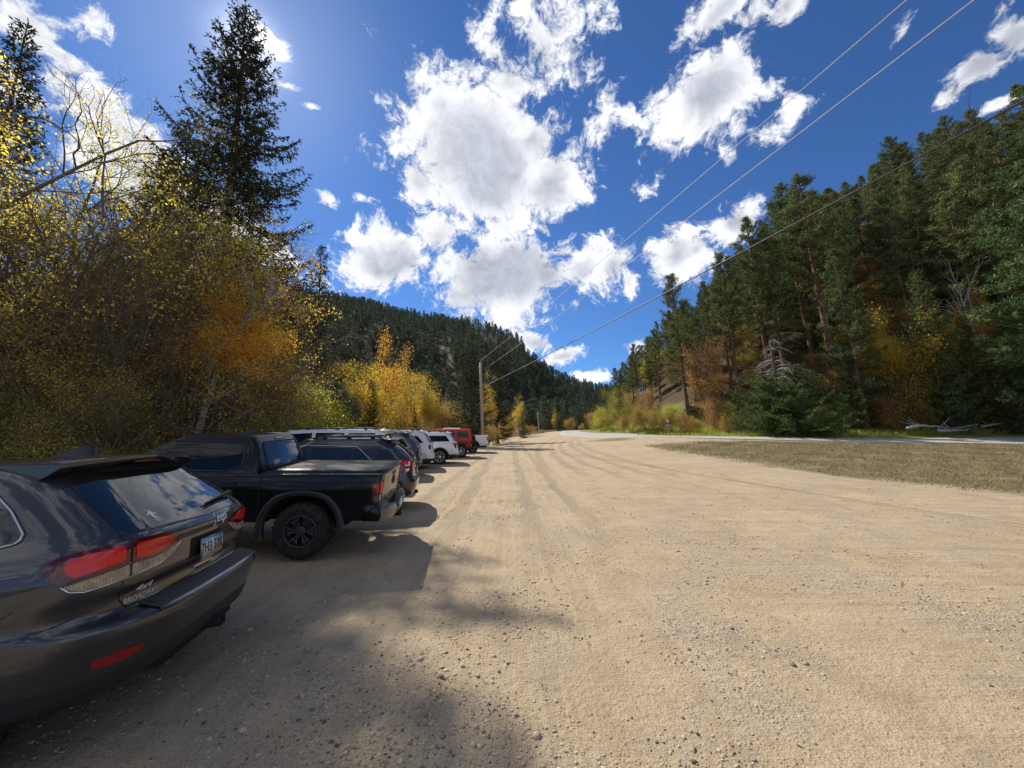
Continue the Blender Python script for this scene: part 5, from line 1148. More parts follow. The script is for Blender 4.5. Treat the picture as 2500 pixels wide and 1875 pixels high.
put_top('sprN', 14, 785, 598, 27, 'narrow sparse spruce spire to the right of the tallest spruce', 'tree', wide=.95)
put_top('sprB', 12, 470, 300, 25, 'brownish dark spruce close behind the left side of the tallest spruce', 'tree', wide=.9)
put_top('sprB', 12, 395, 370, 29, 'dark spruce farther back, half hidden by bare twigs left of the tallest spruce', 'tree', wide=.9)
put_top('sprA', 12, 250, 640, 26, 'dark spruce buried behind the yellow leaves at left', 'tree', wide=1.0)
put_top('sprA', 12, 700, 640, 30, 'dark spruce behind the orange birch', 'tree', wide=1.1)
put_top('sprB', 12, 120, 760, 22, 'shadowy spruce low behind the leftmost leafy tree', 'tree', wide=1.2)
put_top('sprB', 12, 560, 800, 28, 'shadowy spruce behind the trunk of the tallest spruce', 'tree', wide=1.3)

# leafy trees and thicket on the left
proto('leafA', lambda: tree_proto('leafy_tree', leafy(31, 11, .95, .056, 58000, 3, (.10, -.02), .05, .55, clearf=.2, cluster=.12, r0=.17, toploss=.5, patch=1.3), m_bark_lf, L_OLV))
proto('leafB', lambda: tree_proto('leafy_tree', leafy(32, 8, 1.0, .062, 25000, 4, (0, 0), .10, .55, clearf=.1, cluster=.20, r0=.09), m_bark_lf, L_BRN))
proto('leafC', lambda: tree_proto('leafy_tree', leafy(35, 8, 1.0, .064, 25000, 4, (0, 0), .05, .55, clearf=.1, cluster=.20, r0=.09), m_bark_lf, L_OLV))
proto('bare', lambda: tree_proto('bare_tree', leafy(33, 8, 1.0, .05, 2600, 3, (.12, 0), .1, .8, clearf=.15, twigs=1.1, r0=.07), m_bark_lf, L_BRN, 'last_leaves'))
def put_at(key, u, D, sc, label, cat, group=None, az=None, name=None, dz=0.):
    b_ = ray(u, 1040); x = b_[0] / b_[1] * D; return put(key, (x, D, tz(x, D) - .05 + dz), RNG.uniform(0, 6.28) if az is None else az, sc, label, cat, group, name)
put_at('leafA', 60, 11.0, 1.32, 'big yellow green leafy tree with thick dark limbs at the left edge', 'tree', az=.3)
put_at('leafA', 285, 13.0, 1.08, 'yellow green leafy tree second from the left edge, limbs reaching right', 'tree', az=2.2)
put_at('leafA', -150, 9.5, 1.28, 'yellow green leafy tree partly cut off by the left edge, nearest of the leafy trees', 'tree', az=4.0)
put_at('leafC', 170, 9.5, .62, 'low yellow green leafy shrub behind the roof of the grey SUV', 'shrub', az=1.0)
put_at('bare', 330, 11.2, 1.02, 'thin leafless tree whose bare crown spreads against the cloud at left', 'tree', az=.2)
put_at('bare', 120, 10.2, 1.12, 'almost bare tree leaning over the left edge with few red leaves', 'tree', az=2.0)
for i, (u, D_, s, k, lb) in enumerate([(420, 15.5, .98, 'leafB', 'brown olive tree in the thicket just right of the yellow green trees'), (500, 14.2, .80, 'leafC', 'olive tree with yellow specks behind the cab of the black pickup'), (600, 16.5, .92, 'leafB', 'brown olive tree below the trunk of the tallest spruce'),
        (672, 17.0, .66, 'leafB', 'brown thicket tree right of the leaning birch'), (335, 14.0, .82, 'leafC', 'yellow specked tree between the leafy trees and the brown thicket'), (585, 14.2, .50, 'leafB', 'low brown bush behind the foot of the leaning birch'),
        (395, 12.9, .55, 'leafC', 'low olive bush behind the roof of the black pickup'), (250, 10.6, .56, 'leafC', 'low yellow green bush behind the spoiler of the grey SUV'), (750, 21, .62, 'leafB', 'brown twiggy tree behind the yellow bush'), (130, 14, .95, 'leafB', 'dark brown olive tree deep behind the leftmost leafy tree'),
        (20, 13, 1.0, 'leafB', 'dark brown olive tree deep in the left edge'), (650, 19.5, .95, 'leafB', 'brown olive tree standing behind the orange birch crown')]):
    put_at(k, u, D_, s, lb, 'tree' if s > .6 else 'shrub', None, None)
proto('leafD', lambda: tree_proto('leafy_tree', leafy(36, 8, 1.0, .125, 22000, 4, (0, 0), .0, .6, clearf=.1, cluster=.22, r0=.09, patch=.8), m_bark_lf, L_OLV))
for i, (u, D_, s) in enumerate([(-60, 17, 1.25), (90, 19, 1.2), (210, 17.5, 1.15), (310, 20, 1.2), (390, 18, .95), (455, 21, 1.0), (530, 18.5, .85), (610, 22, .9), (150, 14.5, .8), (370, 15.5, .7)]):
    put_at('leafD', u, D_, s, 'olive gold tree deep in the thicket behind the front row of leafy trees', 'tree', 'olive trees filling the back of the left thicket')
# leaning birch with orange crown
def birch():
    root = empty('birch_tree'); tr, cr = leafy(41, 8.6, .58, .070, 34000, 1, (.0, 0), .0, .9, clearf=.58, cluster=.17, r0=.115, levels=4, twob=.12, thin=.5)
    link('trunk', tr.mesh('trunk', True), m_birch, root); link('crown', cr.mesh('crown'), L_ORG, root); return root
bt = birch(); b0 = at(470, 1085, 12.2); b1 = at(572, 765, 12.3); dv = Vector(b1 - b0).normalized(); x0, y0 = b0[0], b0[1]; zz = tz(x0, y0)
b0 = b0 - np.array(dv) * ((b0[2] - zz) / dv.z); bt.location = (b0[0], b0[1], zz - .1); bt.rotation_euler = Vector((0, 0, 1)).rotation_difference(dv).to_euler(); bt.scale = (1.05, 1.05, 1.0)
tag(bt, 'birch with leaning pale trunk and orange leaves behind the black pickup', 'tree')

# yellow and green row behind the cars
proto('yel', lambda: tree_proto('leafy_tree', leafy(51, 8, .9, .13, 20000, 3, (0, 0), .0, .7, clearf=.15, cluster=.26, r0=.08), m_bark_lf, L_YEL))
proto('ygr', lambda: tree_proto('bush', leafy(52, 4, 1.1, .085, 20000, 5, (0, 0), .0, .5, clearf=.05, levels=3, cluster=.28, r0=.05), m_bark_lf, L_YGR))
proto('org', lambda: tree_proto('leafy_tree', leafy(53, 9, .9, .12, 16000, 3, (0, 0), .15, .7, clearf=.15, cluster=.24, r0=.08), m_bark_lf, L_ORG))
proto('tan', lambda: tree_proto('bush', leafy(54, 5, 1.1, .10, 16000, 5, (0, 0), .0, .5, clearf=.05, levels=3, cluster=.30, r0=.06), m_bark_lf, L_TAN))
proto('tgr', lambda: tree_proto('leafy_tree', leafy(55, 7, 1.0, .12, 20000, 4, (0, 0), .0, .6, clearf=.08, cluster=.26, r0=.08), m_bark_lf, L_TGR))
proto('rst', lambda: tree_proto('oak_tree', leafy(56, 9, 1.0, .15, 16000, 2, (0, 0), .05, .5, clearf=.25, cluster=.26, r0=.13), m_bark_lf, L_RST))
proto('rsb', lambda: tree_proto('bush', leafy(57, 5, 1.1, .11, 15000, 5, (0, 0), .0, .5, clearf=.05, levels=3, cluster=.30, r0=.06), m_bark_lf, L_RST))
proto('asp', lambda: tree_proto('aspen_tree', leafy(58, 10, .55, .14, 14000, 1, (0, 0), .0, .9, clearf=.2, cluster=.30, r0=.10), m_birch, L_YEL))
HT = dict(yel=6.6, ygr=3.2, org=7.6, tan=4.0, tgr=6.2, rst=7.6, rsb=4.0, asp=8.4, leafB=7.2, leafC=7.2)
def hgt(key):   # true crown height of the prototype
    r_ = PROTO[key][0]; return max(max(v.co.z for v in c.data.vertices) for c in r_.children)
for k_ in list(HT): HT[k_] = hgt(k_) * .97
for (k_, u, v, D_, wd, lb, ct) in [
    ('ygr', 735, 985, 12.2, 1.08, 'bright yellow bush behind the black pickup tailgate', 'shrub'), ('ygr', 800, 965, 15.5, 1.08, 'yellow green bush left of the bluish young pine', 'shrub'), ('ygr', 690, 1000, 13.5, 1.08, 'yellow bush low behind the cab of the black pickup', 'shrub'),
    ('ygr', 770, 905, 19, 0.99, 'tall yellow green bush above the long white SUV', 'shrub'), ('yel', 850, 870, 22, 0.84, 'yellow tree behind the bluish young pine', 'tree'), ('org', 945, 785, 27, 0.53, 'orange and bare topped tree, tallest of the autumn row behind the cars', 'tree'),
    ('yel', 900, 880, 24, 0.80, 'golden tree left of the tall orange tree', 'tree'), ('yel', 985, 895, 27, 0.76, 'golden tree right of the tall orange tree', 'tree'), ('yel', 1035, 905, 33, 0.68, 'yellow tree behind the brown gold bush', 'tree'), ('asp', 1048, 915, 40, 0.85, 'bright yellow aspen top between golden trees and dark spruce', 'tree'),
    ('tan', 1085, 960, 25, 0.98, 'brown gold rounded bush behind the white SUV with black arches', 'shrub'), ('tan', 1000, 1000, 20, 0.85, 'low golden bush behind the charcoal SUV', 'shrub'), ('tgr', 960, 960, 23, 0.75, 'olive gold bush below the tall orange tree', 'shrub'),
    ('asp', 1208, 900, 43, 0.62, 'yellow aspen standing between two dark spruces beside the utility pole', 'tree'), ('tan', 1120, 1010, 30, 0.77, 'golden brown bush behind the red off-roader', 'shrub'), ('yel', 820, 925, 28, 0.84, 'yellow tree far behind the bluish pine', 'tree'),
    ('tan', 1225, 1010, 52, 1.02, 'pale tan bush right of the dark spruces at the left roadside', 'shrub'), ('tan', 1205, 1025, 44, 0.94, 'low tan bush just right of the utility pole', 'shrub'), ('asp', 1250, 962, 72, 0.85, 'slim yellow aspen above the white notice board', 'tree'), ('asp', 1277, 975, 76, 0.85, 'second slim yellow aspen, right of the notice board', 'tree'),
    ('tan', 1290, 1030, 78, 1.10, 'tan bush behind the far utility pole', 'shrub'), ('tgr', 1322, 1045, 84, 0.90, 'small rounded yellow bush at the far road edge', 'shrub'), ('tan', 1385, 1015, 100, 1.02, 'tan tree at the bend of the road', 'tree'), ('tgr', 1420, 1030, 105, 0.90, 'green gold tree at the far end of the road', 'tree'), ('asp', 1345, 1000, 110, 1.02, 'faint yellow aspen far up the road', 'tree')]:
    put_top(k_, HT[k_], u, v, D_, lb, ct, wide=wd)
put_top('pinY', 5, 822, 948, 14.5, 'bluish young pine between yellow bushes', 'tree', wide=1.1)
put_top('sprA', 12, 905, 925, 17.5, 'small dark green spruce behind the cars, left of the olive gold bush', 'tree', wide=.95)
put_top('sprA', 12, 868, 968, 16.5, 'low spruce touching the bluish young pine', 'tree', wide=1.1)
put_top('sprA', 12, 1010, 985, 19, 'short dark spruce behind the charcoal SUV', 'tree', wide=.9)
put_top('sprA', 12, 1147, 828, 36, 'broad dark spruce left of the utility pole', 'tree', wide=1.15)
put_top('sprB', 12, 1206, 850, 48, 'dark spruce right behind the utility pole', 'tree', wide=1.0)
put_top('sprC', 9, 1275, 1000, 66, 'small dark spruce behind the white notice board', 'tree', wide=.8)
put_top('sprC', 9, 1361, 1005, 95, 'small dark spruce at the far bend of the road', 'tree', wide=.9)

# right-hand side: named front trees
proto('pinA', lambda: tree_proto('pine_tree', pine(61, 22, 2.7, .25, 150, 19, .29, 9), m_bark_pi, L_PIN))
proto('pinB', lambda: tree_proto('pine_tree', pine(62, 22, 2.4, .32, 135, 19, .29, 9), m_bark_pi, L_PIN))
proto('pinC', lambda: tree_proto('pine_tree', pine(63, 18, 2.3, .16, 140, 19, .29, 9), m_bark_pi, L_PIN))
proto('pinH', lambda: tree_proto('pine_tree', pine(64, 20, 4.4, .04, 210, 18, .34, 16), m_bark_pi, L_PIB))
for (k_, H0, u, v, D_, wd, lb) in [
    ('pinH', 20, 2530, 400, 27, 1.0, 'bright green full pine at the right edge, nearest conifer of the right side'), ('pinA', 22, 1638, 676, 46, .95, 'lone tall pine at the left end of the right forest, against the sky'), ('pinB', 22, 1545, 842, 62, 1., 'dark pine top, left one of a pair above the tan bushes'),
    ('pinB', 22, 1578, 862, 66, .9, 'dark pine top, right one of a pair above the tan bushes'), ('pinC', 18, 1500, 900, 84, 1., 'far dark pine at the left tip of the right forest'), ('pinA', 22, 1715, 690, 52, .8, 'slim dark pine behind the orange oak'),
    ('pinB', 22, 1752, 625, 45, 1.05, 'tall pine with bare reddish trunk right above the orange oak'), ('pinA', 22, 1820, 540, 46, 1., 'tall pine leaning crown right of the orange oak'), ('pinA', 22, 1905, 455, 50, 1.05, 'skyline pine where the forest edge steps up'),
    ('pinB', 22, 1950, 440, 43, 1.1, 'massive pine with a dark leaning trunk above the broken spruce'), ('pinC', 18, 2030, 620, 36, .9, 'green pine right of the broken topped spruce'), ('sprC', 9, 2232, 660, 33.5, .72, 'pointed fresh green spruce among yellow leaves on the right'),
    ('sprC', 9, 2345, 770, 33, .9, 'dark green spruce between the pointed spruce and the bright pine'), ('sprC', 9, 2440, 850, 31, .9, 'green spruce at the foot of the bright right edge pine'), ('sprC', 9, 2060, 830, 36, 1., 'dark spruce mass right of the broken topped spruce'), ('sprC', 9, 2150, 900, 35, .9, 'low dark spruce left of the pointed spruce'),
    ('pinA', 22, 2168, 338, 58, 1.1, 'open branched pine breaking the skyline, left of the ridge trees'), ('pinB', 22, 2300, 288, 62, 1.2, 'ridge pine with blue sky through it'), ('pinC', 18, 2362, 272, 66, 1.2, 'ridge pine beside the bare snag'), ('pinA', 22, 2480, 215, 55, 1.2, 'highest pine of the right skyline')]:
    put_top(k_, H0, u, v, D_, lb, 'tree', wide=wd)
for (k_, u, v, D_, wd, lb, ct) in [
    ('rst', 1712, 805, 43, 0.60, 'orange oak leaning left in front of the tall pines', 'tree'), ('rst', 1575, 940, 50, 0.60, 'rust coloured oak below the pair of dark pines', 'tree'), ('tgr', 1530, 945, 47, 0.83, 'gold green tree at the left end of the right roadside', 'tree'), ('tan', 1570, 985, 44, 1.02, 'tan bush under the rust oak', 'shrub'),
    ('tan', 1610, 990, 42, 0.94, 'tan bush left of the parking sign', 'shrub'), ('asp', 1700, 870, 46, 1.02, 'yellow green tree behind the orange oak', 'tree'), ('tgr', 1630, 970, 41, 0.5, 'small bright yellow sapling above the parking sign', 'shrub'), ('rsb', 1660, 1000, 41, 0.85, 'rust bush right of the parking sign', 'shrub'),
    ('rsb', 1735, 960, 42, 1.02, 'russet bush at the foot of the orange oak', 'shrub'), ('tan', 1700, 1010, 39, 0.85, 'tan bush low under the orange oak', 'shrub'), ('tan', 1775, 1000, 38, 0.68, 'gold bush left of the broken topped spruce', 'shrub'), ('tgr', 1490, 985, 54, 0.83, 'gold green bush near the road bend on the right', 'shrub'),
    ('ygr', 1462, 985, 58, 0.72, 'green sapling with yellow tips at the road bend', 'shrub'), ('rsb', 1440, 1000, 68, 0.85, 'low tan and red bush at the far right roadside', 'shrub'), ('yel', 2125, 745, 36, 0.76, 'yellow tree left of the pointed spruce', 'tree'), ('org', 2180, 810, 35.5, 0.56, 'orange tree glowing behind the pointed spruce', 'tree'),
    ('yel', 2295, 760, 35.5, 0.76, 'yellow tree right of the pointed spruce', 'tree'), ('rsb', 2130, 950, 35, 0.94, 'rust bush below the yellow tree on the right', 'shrub'), ('rst', 2085, 860, 40, 0.48, 'brown russet tree behind the dark spruce mass', 'tree'), ('org', 2250, 930, 33.5, 0.43, 'orange undergrowth beneath the pointed spruce', 'shrub'),
    ('org', 2375, 690, 38, 0.60, 'tan orange tree behind the dead white tree', 'tree'), ('asp', 2005, 640, 50, 0.85, 'yellow tree high on the slope above the broken spruce', 'tree'), ('rst', 1990, 850, 42, 0.48, 'russet tree deep between pine and broken spruce', 'tree'), ('rsb', 1850, 960, 40, 0.85, 'russet bush behind the broken spruce', 'shrub'),
    ('tan', 1520, 1010, 46, 0.85, 'low tan bush at the right road edge', 'shrub'), ('rst', 1790, 800, 50, 0.60, 'rust tree among pine trunks right of the orange oak', 'tree'), ('tgr', 1790, 960, 45, 0.75, 'gold tree among pine trunks left of the broken spruce', 'tree'), ('rsb', 2420, 940, 33, 0.85, 'red brown bush beneath the bright right edge pine', 'shrub')]:
    put_top(k_, HT[k_], u, v, D_, lb, ct, wide=wd)

# spruce with a broken dead top
def broken():
    root = empty('broken_spruce'); tr, cr = spruce(71, 9.5, 4.6, .05, 2.6, .17, .0, .9); V = np.concatenate(cr.v).reshape(-1, 4, 3); keep = (V[:, 0, 2] < 5.4 + .3 * np.sin(V[:, 0, 0] * 2)) ; V = V[keep].reshape(-1, 3)
    c = MB(); c.add(V, np.arange(len(V)).reshape(-1, 4)); link('crown', c.mesh('crown'), L_SPG, root)
    t = MB(); t.tube([(0, 0, -.1), (.03, 0, 3), (0, .03, 6), (.02, 0, 7.6), (0, .02, 8.15)], [.24, .2, .16, .12, .09], 9); link('trunk', t.mesh('trunk', True), m_bark_sp, root)
    d = MB(); r = np.random.default_rng(5)
    for k in range(46):
        z = 4.6 + 3.4 * r.random(); a = r.uniform(0, 6.28); L = (2.6 - .45 * (z - 4.6)) * r.uniform(.5, 1.1); u = np.linspace(0, 1, 7); p = np.column_stack([L * u * math.cos(a), L * u * math.sin(a), z + L * (.18 * np.sin(u * 2.2) - .42 * u ** 2)]); d.tube(p, np.linspace(.028, .006, 7), 4, cap=False)
        for j in range(4):
            s = .35 + .6 * r.random(); q = np.array([np.interp(s, u, p[:, c_]) for c_ in range(3)]); dd = r.normal(0, .25, 3) + np.array([math.cos(a) * .4, math.sin(a) * .4, -.25]); d.tube([q, q + dd * .5, q + dd * 1.0 + np.array([0, 0, -.1])], [.009, .006, .003], 3, cap=False)
    link('dead_branches', d.mesh('dead_branches', True), m_bark_dead, root); return root
bs = broken(); loc, Hh = by_top(1880, 828, 35); bs.location = loc; bs.rotation_euler = plumb(0); s_ = Hh / 8.2; bs.scale = (s_, s_, s_); tag(bs, 'spruce with broken dead grey top and drooping bare branches at the right roadside', 'tree')
# dead pale tree and skyline snag
def deadtree(name, seed, H, stems, lab, u, v, D_, m_):
    root = empty(name); tr, _ = leafy(seed, H, .7, .05, 10, stems, (0, 0), .9, .95, clearf=.35, levels=2, r0=.10); link('trunk', tr.mesh('trunk', True), m_, root); hh = max(q.co.z for q in root.children[0].data.vertices)
    loc, Hh = by_top(u, v, D_); root.location = loc; root.rotation_euler = plumb(.5); k = Hh / hh; root.scale = (min(k, 1.2),) * 2 + (k,); tag(root, lab, 'tree')
deadtree('dead_tree', 72, 9, 2, 'dead forked pale trunk standing bare among the conifers on the right', 2335, 620, 38, m_birch)
deadtree('dead_tree', 73, 9, 1, 'bare dark snag sticking above the right skyline', 2388, 228, 60, m_bark_sp)

# hillside pines on the right, every one its own tree
SKY_U = [1440, 1500, 1545, 1600, 1640, 1700, 1750, 1850, 1900, 2000, 2080, 2160, 2300, 2400, 2500, 2700]
SKY_V = [925, 890, 860, 780, 745, 720, 650, 540, 470, 450, 445, 355, 300, 285, 240, 190]
def to_px(p):
    x, y, z = p[0], p[1], p[2] - CH; f = y * math.cos(PITCH) + z * math.sin(PITCH); uu = -y * math.sin(PITCH) + z * math.cos(PITCH); return CX + F * x / f, CY - F * uu / f
cnt = 0; placed = []
r = np.random.default_rng(99)
for _ in range(9000):
    if cnt >= 235: break
    bb = r.uniform(.20, 1.75); D_ = r.uniform(30, 120); x = bb * D_; dt = float(pdist(np.array([x]), np.array([D_]), TREELINE)[0]) * (-1 if FLIP else 1)
    if dt < (8.5 if .78 < bb < 1.4 else 4.) or dt > 62: continue
    if any((x - a) ** 2 + (D_ - c) ** 2 < (2.5 + .014 * D_) ** 2 for a, c in placed): continue
    z = tz(x, D_); Hh = r.uniform(13, 21) * (1. if D_ < 80 else .85); tp = (x + GUP.x * Hh, D_ + GUP.y * Hh, z + Hh); u, v = to_px(tp); lim = float(np.interp(u, SKY_U, SKY_V)) if u < 2700 else 150
    if v < lim:
        # shorten to fit below the skyline when possible
        Hh2 = Hh * .72; u, v = to_px((x + GUP.x * Hh2, D_ + GUP.y * Hh2, z + Hh2))
        if v < lim - 5: continue
        Hh = Hh2
    placed.append((x, D_)); k_ = ['pinA', 'pinB', 'pinC', 'pinA', 'pinC'][r.integers(0, 5)]; H0 = 18 if k_ == 'pinC' else 22; s = Hh / H0; wv = r.uniform(.85, 1.15)
    put(k_, (x, D_, z - .2), r.uniform(0, 6.28), (s * wv, s * wv, s), 'pine growing on the steep slope right of the road', 'tree', 'pines covering the right hillside'); cnt += 1
print('hillside pines', cnt)
for _ in range(140):
    bb = r.uniform(.28, 1.6); D_ = r.uniform(33, 75); x = bb * D_; dt = float(pdist(np.array([x]), np.array([D_]), TREELINE)[0]) * (-1 if FLIP else 1)
    if dt < 1 or dt > 38: continue
    k_ = ['rsb', 'tan', 'sprC', 'sprC', 'tgr'][r.integers(0, 5)]
    put(k_, (x, D_, tz(x, D_) - .1), r.uniform(0, 6.28), r.uniform(.5, .9), *(('young spruce in the undergrowth of the right slope', 'tree', 'young spruces on the right slope') if k_ == 'sprC' else ('autumn shrub under the pines of the right slope', 'shrub', 'undergrowth shrubs on the right slope')))

# far canyon wall: nearest trees are single objects, the rest of the wood is one mass
proto('farA', lambda: tree_proto('conifer', pine(81, 16, 2.6, .15, 46, 4, 1.1, 4), m_bark_pi, L_FAR))
proto('farB', lambda: tree_proto('conifer', spruce(82, 16, 2.7, .08, .32, .75, .0, 1.), m_bark_sp, L_FAR))
proto('farC', lambda: tree_proto('conifer', pine(83, 15, 2.2, .30, 36, 4, 1.1, 4), m_bark_pi, L_FAR))
spots = []; r = np.random.default_rng(123)
while len(spots) < 4200:
    n = 4000; bb = r.uniform(-1.05, .30, n); D0 = np.interp(bb, [-1.5, -.4, -.05, .05, .2, .4], [90, 110, 150, 200, 260, 300]) * .55; D1 = D0 / .55 + np.interp(bb, [-1.5, -.4, .02, .2], [330, 330, 300, 260])
    D_ = D0 + (D1 + 25 - D0) * r.random(n) ** .8; x = bb * D_
    ok = (D_ > 62) & ~((bb > -.04) & (bb < .22) & (D_ < 125)) & ~((bb > .0) & (D_ < 90))
    ok &= ~((bb > -.11) & (bb < .045) & (D_ > 330) & (D_ < 455) & (r.random(n) < .55))
    for a, c, q in zip(x[ok], D_[ok], bb[ok]): spots.append((a, c))
spots = np.array(spots[:4200]); Zs = terr(spots[:, 0], spots[:, 1]); Hs = r.uniform(7.5, 14.5, len(spots)) * np.interp(spots[:, 1], [60, 120, 400], [.8, .95, 1.]); app = Hs / spots[:, 1]
keep = np.ones(len(spots), bool); order = np.argsort(-app); near = order[:140]
labs = {'farA': 'conifer in the wood at the foot of the far canyon wall'}
for i in near:
    k_ = ['farA', 'farB', 'farC'][i % 3]; s = Hs[i] / 16
    put(k_, (spots[i, 0], spots[i, 1], Zs[i] - .3), r.uniform(0, 6.28), (s * 1.15, s * 1.15, s), 'conifer in the wood at the foot of the far canyon wall', 'tree', 'conifers below the far canyon wall')
pr = []
for k_ in ('farA', 'farB', 'farC'):
    vs, qs, ms, o_ = [], [], [], 0
    for ci, ch in enumerate(sorted(PROTO[k_][0].children, key=lambda c: 'crown' in c.name)):
        me = ch.data; V = np.empty(len(me.vertices) * 3, np.float32); me.vertices.foreach_get('co', V); V = V.reshape(-1, 3)
        if ci == 0 and k_ != 'farA': pass
        q = np.array([list(p.vertices) for p in me.polygons if len(p.vertices) == 4]); vs.append(V); qs.append(q + o_); ms.append(np.full(len(q), ci)); o_ += len(V)
    pr.append((np.concatenate(vs), np.concatenate(qs), np.concatenate(ms)))
VV, QQ, MM, off = [], [], [], 0; RG = np.array(ROTG)
rest = order[140:]
for i in rest:
    V, q, m_ = pr[i % 3]; s = Hs[i] / 16; a = r.uniform(0, 6.28); c, sn = math.cos(a), math.sin(a); w_ = s * r.uniform(1.0, 1.35)
    W_ = np.column_stack([(V[:, 0] * c - V[:, 1] * sn) * w_, (V[:, 0] * sn + V[:, 1] * c) * w_, V[:, 2] * s]) @ RG.T + np.array([spots[i, 0], spots[i, 1], Zs[i] - .4])
    VV.append(W_); QQ.append(q + off); MM.append(m_); off += len(V)
fo = link('distant_forest', mesh_np('distant_forest', np.concatenate(VV), np.concatenate(QQ), None, False, np.concatenate(MM)), [m_bark_pi, L_FAR]); tag(fo, 'dark conifer wood covering the far canyon wall up to its ridge', 'forest', kind='stuff')

# ------------------------------------------------------------------ utility poles and lines
m_pole, g, b = nmat('pole wood', .85, .2); co = objco(g); n = g.noise(g.mapv(co, (1, 1, .1)), 12, 5); g.put(b.inputs['Base Color'], g.mix(n, (.26, .19, .14), (.52, .41, .31)))
def pole(u, v, D_, lab, r0=.14):
    loc, Hh = by_top(u, v, D_); root = empty('utility_pole', loc); root.rotation_euler = plumb(0); mb = MB(); mb.tube([(0, 0, -.3), (0, 0, Hh * .5), (0, 0, Hh)], [r0, r0 * .86, r0 * .72], 14); link('post', mb.mesh('post', True), m_pole, root)
    for z_, y_ in ((Hh + .0, .0), (Hh - .55, -.16)):
        mb = MB(); mb.lathe([(.001, -.09), (.045, -.085), (.05, -.03), (.03, .0), (.05, .03), (.045, .07), (.001, .08)], 12, M=Matrix.Translation((y_, 0, z_ + .08)) @ Matrix.Rotation(math.pi / 2, 4, 'X')); link('insulator', mb.mesh('insulator', True), mat('porcelain', (.45, .45, .44), .2), root)
    mb = MB(); mb.box((-.16, -.03, Hh - 2.4), (.16, .03, Hh - 2.2)); link('bracket', mb.mesh('bracket'), M_SAT, root)
    return tag(root, lab, 'pole'), Hh
pole(1173, 884, 37, 'weathered wooden utility pole with three lines at the end of the car row', .165)
pole(1313, 1006, 86, 'small far wooden pole at the roadside beyond the notice board', .13)
def wire(p0, p1, ext, sag, rad_, m_, lab):
    p0 = np.array(p0); p1 = np.array(p1); d = p1 - p0; e = p0 + d * ext; t = np.linspace(0, 1, 60); P_ = p0 + (e - p0) * t[:, None]; P_[:, 2] -= sag * 4 * t * (1 - t) - sag * 4 * (1 / ext) * (1 - 1 / ext) * t * ext
    mb = MB(); mb.tube(P_, rad_, 6); o = link('power_line', mb.mesh('power_line', True), m_); tag(o, lab, 'wire', 'overhead lines from the utility pole')
m_al = mat('bare aluminium wire', (.62, .60, .56), .6, .1); m_bk = mat('black cable', (.03, .03, .032), .5)
def atz(u, v, z): d = ray(u, v); return np.array([0, 0, CH]) + d * ((z - CH) / d[2])
wire(at(1173, 880, 37), atz(2213, 0, 9.2), 1.6, .35, .0085, m_al, 'upper bare wire rising from the pole top across the sky')
wire(at(1182, 902, 37), atz(2377, 0, 8.6), 1.6, .35, .0085, m_al, 'lower of the two bare bright wires crossing the sky')
wire(at(1180, 944, 37), atz(2500, 246, 7.2), 1.6, .30, .020, m_bk, 'thick black cable sloping up to the right in front of the forest')

# ------------------------------------------------------------------ signs
def post_sign(u, v, D_, lab): pass
gx = gnd(1634, 1066); root = empty('parking_sign', gx); root.rotation_euler = (0, rad(-2), math.atan2(gx[1], gx[0]) - math.pi / 2); tag(root, 'small brown parking sign with a white P and arrow on a thin post', 'sign')
mb = MB(); mb.box((-.022, .0, -.1), (.022, .022, 1.55)); link('post', mb.mesh('post'), mat('sign post', (.42, .38, .28), .6, .3), root)
M_BRN = mat('brown sign face', (.045, .022, .014), .4); M_WSG = mat('white sign paint', (.78, .76, .72), .4)
for nm_, z0, z1_, w_ in (('sign_panel', 1.14, 1.50, .16), ('arrow_panel', .86, 1.10, .15)):
    mb = MB(); mb.box((-w_, -.012, z0), (w_, -.003, z1_)); p_ = link(nm_, mb.mesh(nm_), M_BRN, root)
    bb = BVHTree.FromPolygons([(-1, -.013, 0), (1, -.013, 0), (1, -.013, 3), (-1, -.013, 3)], [(0, 1, 2, 3)])
    if nm_ == 'sign_panel':
        cu = bpy.data.curves.new('txt', 'FONT'); cu.body = 'P'; cu.size = .36; cu.align_x = 'CENTER'; cu.align_y = 'CENTER'; cu.offset = .008; o = bpy.data.objects.new('txt', cu); COL.objects.link(o); me = bpy.data.meshes.new_from_object(o.evaluated_get(bpy.context.evaluated_depsgraph_get())); bpy.data.objects.remove(o)
        for v_ in me.vertices: v_.co = (v_.co.x, -.014, (z0 + z1_) / 2 + v_.co.y)
        me.materials.clear(); link('letter', me, M_WSG, p_)
    else:
        mb = MB(); zc = (z0 + z1_) / 2; mb.add([(-.11, -.014, zc), (-.04, -.014, zc + .055), (-.04, -.014, zc + .018), (.12, -.014, zc + .018), (.12, -.014, zc - .018), (-.04, -.014, zc - .018), (-.04, -.014, zc - .055)], [(2, 3, 4, 5)], [(0, 1, 2), (0, 2, 5), (0, 5, 6)]); mb.box((-.15, -.0135, z1_ - .02), (.15, -.0125, z1_ - .008)); link('arrow', mb.mesh('arrow'), M_WSG, p_)
gx = gnd(1270, 1069.5); k = gx[1] / 939; root = empty('notice_board', gx); root.rotation_euler = plumb(0); tag(root, 'pale notice board on a dark post beside the gravel lot exit', 'sign')
mb = MB(); mb.box((-.5 * 1.2 * k, -.05, -.2), (.5 * 1.2 * k, .05, 22 * k)); link('post', mb.mesh('post'), m_bark_sp, root)
for a, c in ((-7, -1.2), (.9, 6.3)):
    mb = MB(); mb.box((a * k, -.02, 4.5 * k), (c * k, .02, 20 * k)); link('board', mb.mesh('board'), mat('weathered board', (.42, .42, .39), .6), root)
